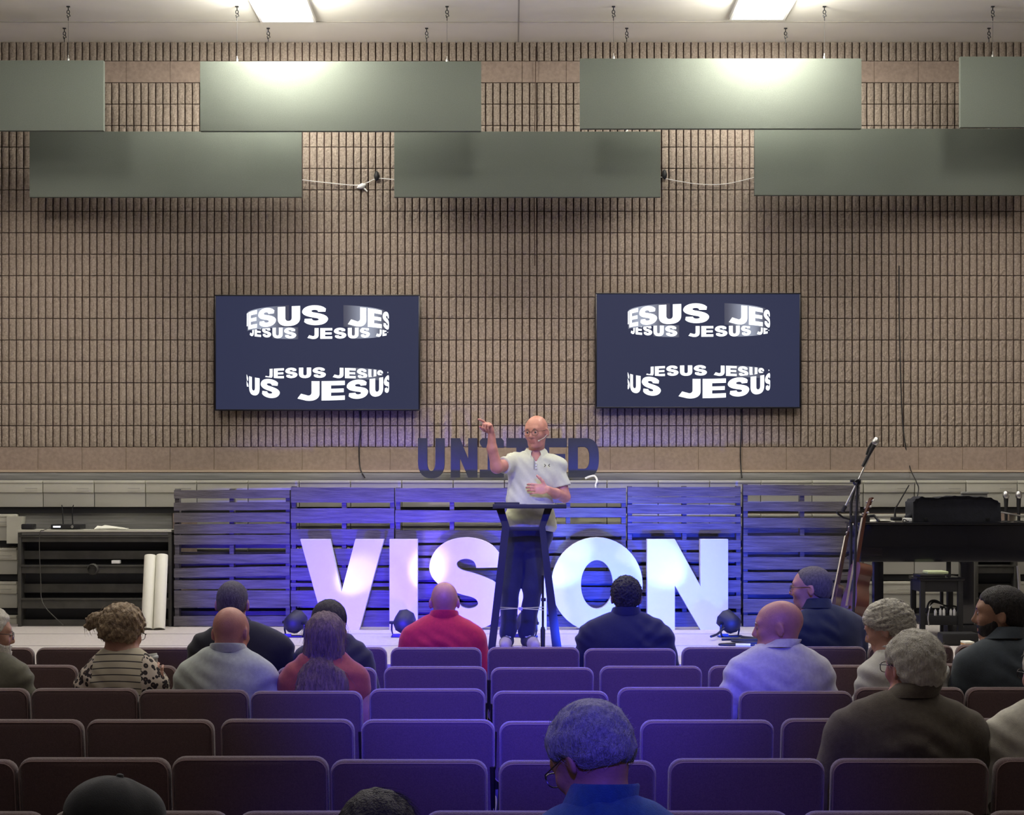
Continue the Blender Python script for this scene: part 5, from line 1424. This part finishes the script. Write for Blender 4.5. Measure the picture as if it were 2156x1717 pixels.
# the cup she holds
cc = Vector((X(322, 7.44), 7.44, Z(1424, 7.44)))
t = thing('coffee_cup', 'paper coffee cup with a pale lid held by the woman in the leopard sleeves', 'cup', cc)
ax_ = (-.18, 0, 1)
m = MB(); m.lathe([(.001, 0), (.026, 0), (.036, .085), (.034, .085)], (0, 0, 0), 24, axis=ax_); m.build('cup', 'cupwhite', t)
m = MB(); c0 = Vector(ax_).normalized()*.083; m.lathe([(.040, -.004), (.041, .004), (.037, .008), (.036, .018), (.033, .019), (.031, .012), (.001, .011)], c0, 24, axis=ax_); m.build('lid', 'lid', t)

person('person', 'man with cropped dark hair in a black shirt, behind the bald man in mint', 2, 490, 1224, sw=.262, body_x=505, shirt=cloth((.012, .013, .02), 'black_shirt'), hmat=buzz,
       hair=dict(t=.005, noise=.0006, freq=200, line=short_line), seed=7)
person('person', 'bald man in a pale mint polo seen from behind', 3, 487, 1279, yaw=-14, pitch=10, sw=.228, body_x=473, shirt=cloth((.50, .55, .50), 'mint_polo'), skin_='pink', seed=8, fat=1.12, brow=greybrown)
person('person', 'woman with long black hair in front of the letter V', 2, 694, 1266, yaw=-6, sw=.20, body_x=700, shirt=cloth((.02, .02, .03), 'dark_top'), sleeve='short', collar='crew', hmat=dark_long, seed=9,
       hair=dict(t=.014, noise=.002, freq=60, stretch=(2, 2, .2), ns=40, len=.04, flow='down', lift=.02, line=[(-.2, -.3), (-.02, -.3), (.02, -.2), (.05, .02), (.08, .07), (.12, .09)], cuty=.02,
                 ell=[((0, -.055, -.08), (.088, .060, .12)), ((.0, -.095, -.20), (.09, .05, .13))]))
person('person', 'woman with long wavy brown hair in a sleeveless rust-orange top', 3, 686, 1294, yaw=-4, sw=.205, body_x=680, shirt=cloth((.36, .075, .045), 'rust_top'), sleeve='none', collar=None, hmat=brown_long, seed=10, shoulder_tilt=.0, elbow_out=.02,
       hair=dict(t=.018, noise=.0045, freq=62, stretch=(2.0, 2.0, .35), ns=1200, len=.10, flow='down', lift=.03, curl=.003, rad=.0013, line=[(-.3, -.6), (-.02, -.6), (.02, -.25), (.05, .02), (.08, .07), (.12, .09)], cuty=.02,
                 ell=[((0, -.050, -.06), (.095, .062, .12)), ((-.005, -.130, -.19), (.108, .055, .12)), ((-.012, -.165, -.29), (.112, .042, .14)), ((.085, -.125, -.22), (.045, .04, .10)), ((-.065, -.160, -.37), (.05, .035, .07)), ((.05, -.160, -.37), (.055, .035, .07))]))
person('person', 'bald man in a bright red polo in the front row', 1, 936, 1225, sw=.238, body_x=932, shirt=cloth((.55, .018, .045), 'red_polo'), skin_='pink', seed=11, brow=greybrown)
person('person', 'man with curly dark hair in a dark navy shirt in the front row', 1, 1318, 1216, sw=.268, body_x=1318, shirt=cloth((.014, .016, .035), 'navy_shirt'), skin_='tan', hmat=dark_hair, seed=12,
       hair=dict(t=.014, noise=.0062, freq=175, ns=700, len=.016, curl=.003, lift=.4, line=short_line))
person('person', 'man with glasses in a dark teal shirt turned left, in front of the guitars', 1, 1706, 1194, yaw=74, sw=.27, body_x=1738, body_yaw=25, shirt=cloth((.016, .024, .04), 'dark_teal_shirt'), skin_='pink', hmat=greybrown, spec=True, seed=13, fat=1.15, sc=1.06,
       hair=dict(t=.006, noise=.0008, freq=200, line=[(-.13, -.062), (-.08, -.055), (-.03, -.03), (-.005, .004), (.02, .022), (.045, .05), (.062, .078), (.085, .09), (.12, .1)]))
person('person', 'bald man in a pale grey polo turned left in the third row', 3, 1637, 1265, yaw=80, pitch=4, sw=.248, body_x=1643, body_yaw=8, shirt=cloth((.56, .56, .52), 'pale_polo'), skin_='pink', seed=14, sc=1.04, brow=white_hair,
       elbow_out=.02)
person('person', 'woman with short silver swept hair and glasses in a white blouse, looking down left', 3, 1868, 1273, yaw=62, pitch=16, sw=.215, body_x=1905, body_yaw=15, shirt=cloth((.72, .72, .66), 'white_blouse', .04, .5), collar='crew', hmat=silver_hair, seed=15,
       hair=dict(t=.024, noise=.004, freq=60, stretch=(1, .5, 2.2), ns=900, len=.06, flow='side', lift=.12, line=[(-.13, -.06), (-.06, -.045), (-.03, -.03), (.01, .0), (.04, .012), (.07, .035), (.12, .05)]))
person('person', 'bearded young man in a slate polo at the right, face in profile', 3, 2103, 1237, yaw=74, sw=.262, body_x=2132, body_yaw=8, shirt=cloth((.055, .07, .085), 'slate_polo'), skin_='tan', hmat=dark_hair, seed=16, beard=dict(t=.004), sc=1.06,
       hair=dict(t=.012, noise=.0015, freq=150, ns=350, len=.018, lift=.2, line=[(-.13, -.07), (-.08, -.062), (-.03, -.035), (-.005, .0), (.014, .0), (.03, .035), (.06, .05), (.075, .062), (.12, .07)]))
person('person', 'white-haired man in a brown-grey blazer, nearest on the right', 5, 1922, 1333, yaw=22, pitch=3, sw=.272, body_x=1915, body_yaw=0, shirt=cloth((.125, .105, .075), 'blazer_tweed', .12, .5), sleeve='long', collar='blazer', skin_='pink', hmat=white_hair, spec=True, seed=17, h=.0065, sc=1.02, elbow_out=.01,
       hair=dict(t=.016, noise=.0042, freq=78, ns=1500, len=.03, lift=.25, curl=.002, rad=.0008, line=[(-.13, -.085), (-.08, -.075), (-.03, -.05), (-.005, .004), (.02, .012), (.045, .02), (.062, .05), (.085, .075), (.12, .09)]))
person('person', 'white-haired person in a cream shirt cut off by the right edge', 5, 2212, 1352, yaw=20, sw=.24, body_x=2228, shirt=cloth((.66, .64, .54), 'cream_shirt'), collar='shirt', sleeve='long', hmat=white_hair, spec=True, seed=18,
       hair=dict(t=.020, noise=.006, freq=80, ns=500, len=.04, lift=.35, line=[(-.13, -.09), (-.05, -.08), (-.01, -.03), (.03, .0), (.062, .05), (.085, .075), (.12, .09)]))
person('person', 'grey-haired man with glasses bowing his head, teal collar, bottom centre', 7, 1243, 1494, yaw=42, pitch=34, sw=.24, body_x=1285, shirt=cloth((.02, .10, .20), 'teal_shirt', .1, .5), collar='shirt', sleeve='long', skin_='pink', hmat=grey_hair, spec=True, seed=19, h=.0065, dhead=.30, sh_drop=.03,
       hair=dict(t=.017, noise=.003, freq=75, ns=1800, len=.035, lift=.22, rad=.0007, line=[(-.13, -.060), (-.08, -.052), (-.03, -.035), (-.005, .006), (.02, .016), (.045, .018), (.062, .05), (.085, .075), (.12, .09)]))
tcap, hc, R, nb, A = person('person', 'person in a dark grey baseball cap at the bottom left', 7, 238, 1650, yaw=-62, pitch=12, sw=.21, body_x=235, shirt=cloth((.03, .03, .035), 'charcoal_top'), collar='crew', hmat=dark_hair, seed=20, dhead=.22,
       hair=dict(t=.006, noise=.001, freq=100, line=[(-.13, -.07), (-.03, -.05), (.0, .0), (.03, .02), (.06, .04), (.12, .06)]))
# the cap
S = Sdf(); w_ = lambda p: hc + R@np.array(p, float)
S.ell(w_((0, -.012, .045)), np.array((.090, .112, .088)), .02, R); S.ell(w_((0, .055, .052)), np.array((.075, .055, .060)), .02, R)
D, lo, hh, ax = S.grid(.006); G = np.stack(np.meshgrid(*ax, indexing='ij'), -1); L = (G-hc)@R
D = np.maximum(D, .035-L[..., 2]); D = D - .0012*np.cos(np.arctan2(L[..., 1]+.01, L[..., 0])*6)
V, Q = surfnet(D, lo, hh); M['cap'] = cloth((.045, .047, .052), 'cap_cloth')
cap = sdf_obj('cap', V, Q, [M['cap']], tcap)
m = MB(); m.lathe([(.001, .010), (.008, .007), (.010, 0)], Vector(w_((0, -.012, .131))), 10, axis=Vector(R@np.array((0, 0, 1)))); m.build('button', 'cap', cap)
m = MB(); n = 12; vs = []
for k in range(n+1):
    a = PI*k/n; x = .078*math.cos(a)
    for (dy, dz) in ((0, 0), (.075, -.012), (.075, -.016), (0, -.004)):
        vs.append(tuple(w_((x, .075 + (dy)*math.sin(a)**.6 + .01*math.sin(a), .045 + dz - .25*x*x*8*.1))))
fs = []
for k in range(n):
    for j in range(4): fs.append((4*k+j, 4*k+(j+1) % 4, 4*k+4+(j+1) % 4, 4*k+4+j))
m.add(vs, fs, 0, True); m.build('brim', 'cap', cap)
person('person', 'dark-haired person whose crown just shows at the bottom edge', 7, 792, 1678, yaw=10, pitch=10, sw=.2, body_x=792, shirt=cloth((.02, .02, .03), 'dark_sweater'), collar='crew', sleeve='long', hmat=dark_hair, seed=21, dhead=.20,
       hair=dict(t=.020, noise=.002, freq=55, stretch=(2, .5, 1), ns=900, len=.07, lift=.18, rad=.0008, flow='side', line=[(-.2, -.12), (-.03, -.12), (.03, -.02), (.06, .04), (.12, .08)]))

# ---------------------------------------------------------------- the speaker
def speaker():
    d = 12.0; ox = X(1108, d)
    t = thing('person', 'bald speaker with glasses and pale polo, pointing with one raised arm on the stage', 'person', (ox, d, STG))
    G_ = lambda px, py, dy=0.0: np.array((X(px, d+dy)-ox, dy, Z(py, d+dy)-STG))
    hc = G_(1129, 910, -.05) ; R = rot(math.radians(180-24), math.radians(6), math.radians(2))
    nb = G_(1128, 957, -.0); nl = nb-np.array((0, 0, .05))
    S = Sdf(); W_ = head_ops(S, hc, R, 1.03, neck=nb)
    shR = G_(1082, 975, -.02); elR = G_(1046, 984, -.24); wrR = G_(1035, 917, -.30)     # raised arm (image left)
    shL = G_(1173, 984, .0); elL = G_(1189, 1047, -.02); wrL = G_(1153, 1031, -.22)
    def torso(T, g=0.0):
        T.ell(G_(1124, 1005, 0), (.175+g, .12+g, .165+g), .06)
        T.ell(G_(1116, 1055, -.01), (.165+g, .13+g, .17+g), .06)
        T.ell(G_(1113, 1110, 0), (.172+g, .125+g, .12+g), .06)
        T.rc(shR, shL, .062+g, .062+g, .06); T.rc(G_(1100, 973), nl, .042+g, .042+g, .05); T.rc(G_(1158, 975), nl, .042+g, .042+g, .05)
    torso(S)
    S.rc(shR, elR, .052, .042, .03); S.rc(elR, G_(1036, 945, -.28), .043, .036, .03); S.rc(G_(1036, 945, -.28), wrR, .036, .027, .02)
    S.rc(shL, elL, .050, .041, .03); S.rc(elL, G_(1170, 1040, -.13), .041, .037, .02); S.rc(G_(1170, 1040, -.13), wrL, .037, .026, .02)
    # pointing hand: index out, others curled
    pd = np.array((-.22, -.35, .95)); pd /= np.linalg.norm(pd)
    tgt = G_(1018, 887, -.40) - G_(1028, 902, -.33)
    hand_ops(S, wrR, pd, (.75, .55, .30), (-.6, .2, .4), [(.62, .25, .05), (1.25, 1.25, .9), (1.3, 1.3, .9), (1.35, 1.3, .9)], [(.5, .6, -.6), (.1, .9, -.7), (-.5, .6, -.6)], 1.02, .3)
    # left hand flat-ish, held in front of the chest, thumb up
    pdl = np.array((-1.0, -.12, .06)); pdl /= np.linalg.norm(pdl)
    hand_ops(S, wrL, pdl, (0, -1, .15), (.1, .0, 1), [(.30, .45, .3), (.35, .5, .35), (.4, .5, .4), (.45, .55, .4)], [(.9, .6, .2), (.8, .8, .1), (.7, .9, .0)], 1.0, .35)
    legs = ((G_(1088, 1135), G_(1074, 1240, -.03), G_(1069, 1336, .0), G_(1063, 1356, -.17)), (G_(1134, 1135), G_(1122, 1240, -.03), G_(1109, 1336, .02), G_(1126, 1356, -.15)))
    for hp, kn, an, to in legs:
        S.rc(hp, kn, .085, .058, .04); S.rc(kn, an, .055, .038, .03); to = to.copy(); to[2] = .045; an2 = an.copy(); an2[2] = .06; S.rc(an, an2, .038, .036, .02); S.rc(an2, to, .036, .03, .02)
    D, lo, hh, ax = S.grid(.0048); V, Q = surfnet(D, lo, hh)
    L = ((V[Q].mean(1)-hc)@R)/1.03; lip = (np.abs(L[:,0]) < .022) & (L[:,1] > .086) & (np.abs(L[:,2]+.0635) < .011)
    body = sdf_obj('body', V, Q, [SK['pink'], M['lip']], t, lip.astype(int))
    face_parts(body, hc, R, 1.03, greybrown)
    glasses(t, hc, R, 1.03, r=.0014)
    m = MB(); q = lambda p: Vector(hc + R@(np.array(p)*1.03)); m.tube([q((-.083, -.01, -.02)), q((-.07, .03, -.045)), q((-.05, .075, -.060))], .0022, n=5); m.tube([q((-.052, .073, -.059)), q((-.044, .082, -.062))], .005, n=6); m.build('headset_microphone', 'cream', t)
    # mouth opening
    m = MB(); m.lathe([(.001, .001), (.010, 0)], q((0, .0885, -.0635)), 12, axis=Vector(R@np.array((0, 1, 0)))); m.build('mouth_opening', 'rosewood', body)
    # polo shirt
    T = Sdf(); g = .014; torso(T, g)
    T.rc(shR, elR, .066, .062, .03); T.rc(shL, elL, .064, .062, .03)
    T.ell(G_(1106, 1100, .0), (.170, .150, .10), .05); T.ell(G_(1148, 1102, .0), (.075, .12, .10), .05)
    D, lo, hh, ax = T.grid(.0055); Gd = np.stack(np.meshgrid(*ax, indexing='ij'), -1).astype(np.float32)
    x, y, z = Gd[..., 0], Gd[..., 1], Gd[..., 2]
    s1 = G_(1066, 985, 0)
    u = (x-shR[0])*.86 - (z-shR[2])*.5         # folds fan down from the raised shoulder
    v = (x-shR[0])*.5 + (z-shR[2])*.86
    ang = np.arctan2(x-shR[0]+.05, shR[2]-z+.12); rr = np.sqrt((x-shR[0])**2+(z-shR[2])**2)
    fold = .009*np.sin(ang*15+.6*np.sin(rr*9))*np.clip(rr*2.2, 0, 1)*np.clip(1.2-rr*1.2, 0, 1) + .004*np.sin(ang*29+2)*np.clip(rr*2, 0, 1) + .005*np.sin(z*38+x*22+1.5*np.sin(x*14))*np.clip((G_(1108, 1040)[2]-z)*5, 0, 1) + .0015*np.sin(x*90+z*70)
    D = D - fold
    hem = G_(1108, 1116)[2] - .05*np.clip((x-.12)*4, 0, 1)
    D = np.maximum(D, hem-z)
    D = np.maximum(D, np.minimum(z-(nb[2]-.012), .070-np.sqrt((x-nb[0])**2+(y-nb[1])**2+0*x))*.9)
    vneck = np.abs(x-nb[0]) - .62*(z-(nb[2]-.062))
    D = np.where((y < nb[1]) & (z > nb[2]-.07), np.maximum(D, -vneck*.8), D)
    for sh, el, fr, sd in ((shR, elR, .62, -1), (shL, elL, .66, 1)):
        a_ = (el-sh)/np.linalg.norm(el-sh); cp = sh+(el-sh)*fr; far = (Gd-cp)@a_; dr = np.linalg.norm((Gd-sh)-((Gd-sh)@a_)[..., None]*a_, axis=-1)
        if sd < 0: msk = (far > 0) & (dr < .095) & ((x < shR[0]-.015) | (y < -.145))
        else: msk = (far > 0) & (dr < .095) & (x > shL[0]-.035)
        D = np.where(msk, np.maximum(D, far), D)
    V, Q = surfnet(D, lo, hh); M['polo'] = cloth((.58, .60, .42), 'pale_polo_cloth', .03, .4)
    so = sdf_obj('polo_shirt', V, Q, [M['polo']], t)
    # collar: two leaves
    m = MB()
    fx = nb[0]; n = 16; rows = []
    for (dr, dz) in ((.062, .046), (.067, .056), (.084, .040), (.101, .006), (.096, -.002)):
        ring = []
        for k in range(n+1):
            a = math.radians(-65 + (310)*k/n); sx, sy = math.cos(a), math.sin(a)
            drop = max(0, -sy)
            ring.append((nb[0]+dr*sx*1.0, nb[1]+dr*sy*1.05-.004, nb[2]-.010+dz-.052*drop**1.5*(1.1 if dz < .03 else .5)))
        rows.append(ring)
    vs = [q_ for r_ in rows for q_ in r_]; fs = []
    for i in range(len(rows)-1):
        for k in range(n): fs.append((i*(n+1)+k, i*(n+1)+k+1, (i+1)*(n+1)+k+1, (i+1)*(n+1)+k))
    m.add(vs, fs, 0, True); m.build('collar', 'polo', so)
    yf = -.158
    m = MB(); a = G_(1124, 968, 0); b_ = G_(1124, 989, 0)
    m.box(a[0]-.002, a[0]+.002, yf+.012, yf+.05, b_[2], a[2]+.02); m.build('placket', 'greytrim', so)
    for py in (974, 981, 987):
        m = MB(); c = G_(1128, py, 0); m.lathe([(.001, .004), (.005, .003), (.005, -.01)], (c[0], yf+.012, c[2]), 8, axis=(0, -1, 0)); m.build('button', 'white', so)
    m = MB()
    for sx in (-1, 1):
        c = G_(1151, 981, 0); c = np.array((c[0]+sx*.013, yf+.022, c[2]))
        m.tube([Vector(c+np.array((sx*.007, 0, .009))), Vector(c+np.array((-sx*.003, -.002, .0))), Vector(c+np.array((sx*.007, 0, -.009)))], .003, n=5)
    m.build('chest_logo', 'black', so, label='small dark chest emblem')
    # trousers
    T = Sdf(); g = .012; T.ell(G_(1112, 1122), (.182, .140, .13), .05)
    for i, (hp, kn, an, to) in enumerate(legs):
        T.rc(hp, kn, .092, .070, .045); T.rc(kn, an, .068, .060, .03)
    D, lo, hh, ax = T.grid(.008); Gd = np.stack(np.meshgrid(*ax, indexing='ij'), -1); z = Gd[..., 2]; x = Gd[..., 0]
    D = D - .003*np.sin(z*30+x*40) - .003*np.sin(z*60)*np.clip(.25-z, 0, 1)*4
    D = np.maximum(D, .075-z); D = np.maximum(D, z-G_(1108, 1095)[2])
    V, Q = surfnet(D, lo, hh); sdf_obj('trousers', V, Q, [M['navytrouser']], t)
    for hp, kn, an, to in legs:
        T = Sdf(); a0 = an.copy(); a0[2] = .055; b0 = to.copy(); b0[2] = .040; mid = (a0*.35+b0*.65); mid[2] = .052
        T.rc(a0+np.array((0, .03, 0)), mid, .042, .046, .02); T.rc(mid, b0, .046, .040, .02); T.rc(a0, a0+np.array((0, 0, .045)), .045, .043, .02)
        D, lo, hh, ax = T.grid(.007); D = np.maximum(D, .012-np.broadcast_to(ax[2][None, None, :], D.shape)); V, Q = surfnet(D, lo, hh)
        dirv = (b0-a0)/np.linalg.norm(b0-a0); C = V[Q].mean(1); toe = ((C-mid)@dirv) > .02
        s_ = sdf_obj('shoe', V, Q, [M['sneaker'], M['toecap']], t, toe.astype(int))
        m = MB(); n = 20; c_ = (a0+b0)/2; L_ = np.linalg.norm(b0-a0)/2+.055; ang = math.atan2(dirv[1], dirv[0])
        lp = [(c_[0]+L_*math.cos(a)*math.cos(ang)-.050*math.sin(a)*math.sin(ang), c_[1]+L_*math.cos(a)*math.sin(ang)+.050*math.sin(a)*math.cos(ang)) for a in np.linspace(0, 2*PI, n, endpoint=False)]
        vs = [(p[0], p[1], z_) for z_ in (0.002, .020) for p in lp]; m.add(vs, [tuple(range(n))[::-1], tuple(range(n, 2*n))] + [(i, (i+1) % n, n+(i+1) % n, n+i) for i in range(n)]); m.build('sole', 'toecap', s_)
        m = MB()
        for k in range(4):
            p = mid*(.25+.2*k)+a0*(.75-.2*k); pr = np.array((-dirv[1], dirv[0], 0))
            m.tube([Vector(p+pr*.03+np.array((0, 0, .035))), Vector(p+np.array((0, 0, .047))), Vector(p-pr*.03+np.array((0, 0, .035)))], .0028, n=5)
        m.build('laces', 'paper', s_)
M['greytrim'] = cloth((.22, .22, .25), 'grey_trim'); M['navytrouser'] = cloth((.018, .020, .045), 'navy_trousers')
M['sneaker'] = mat('sneaker', (.05, .05, .07), .8, bump=.3, bscale=200); M['toecap'] = mat('toe_cap', (.42, .36, .30), .7)
speaker()
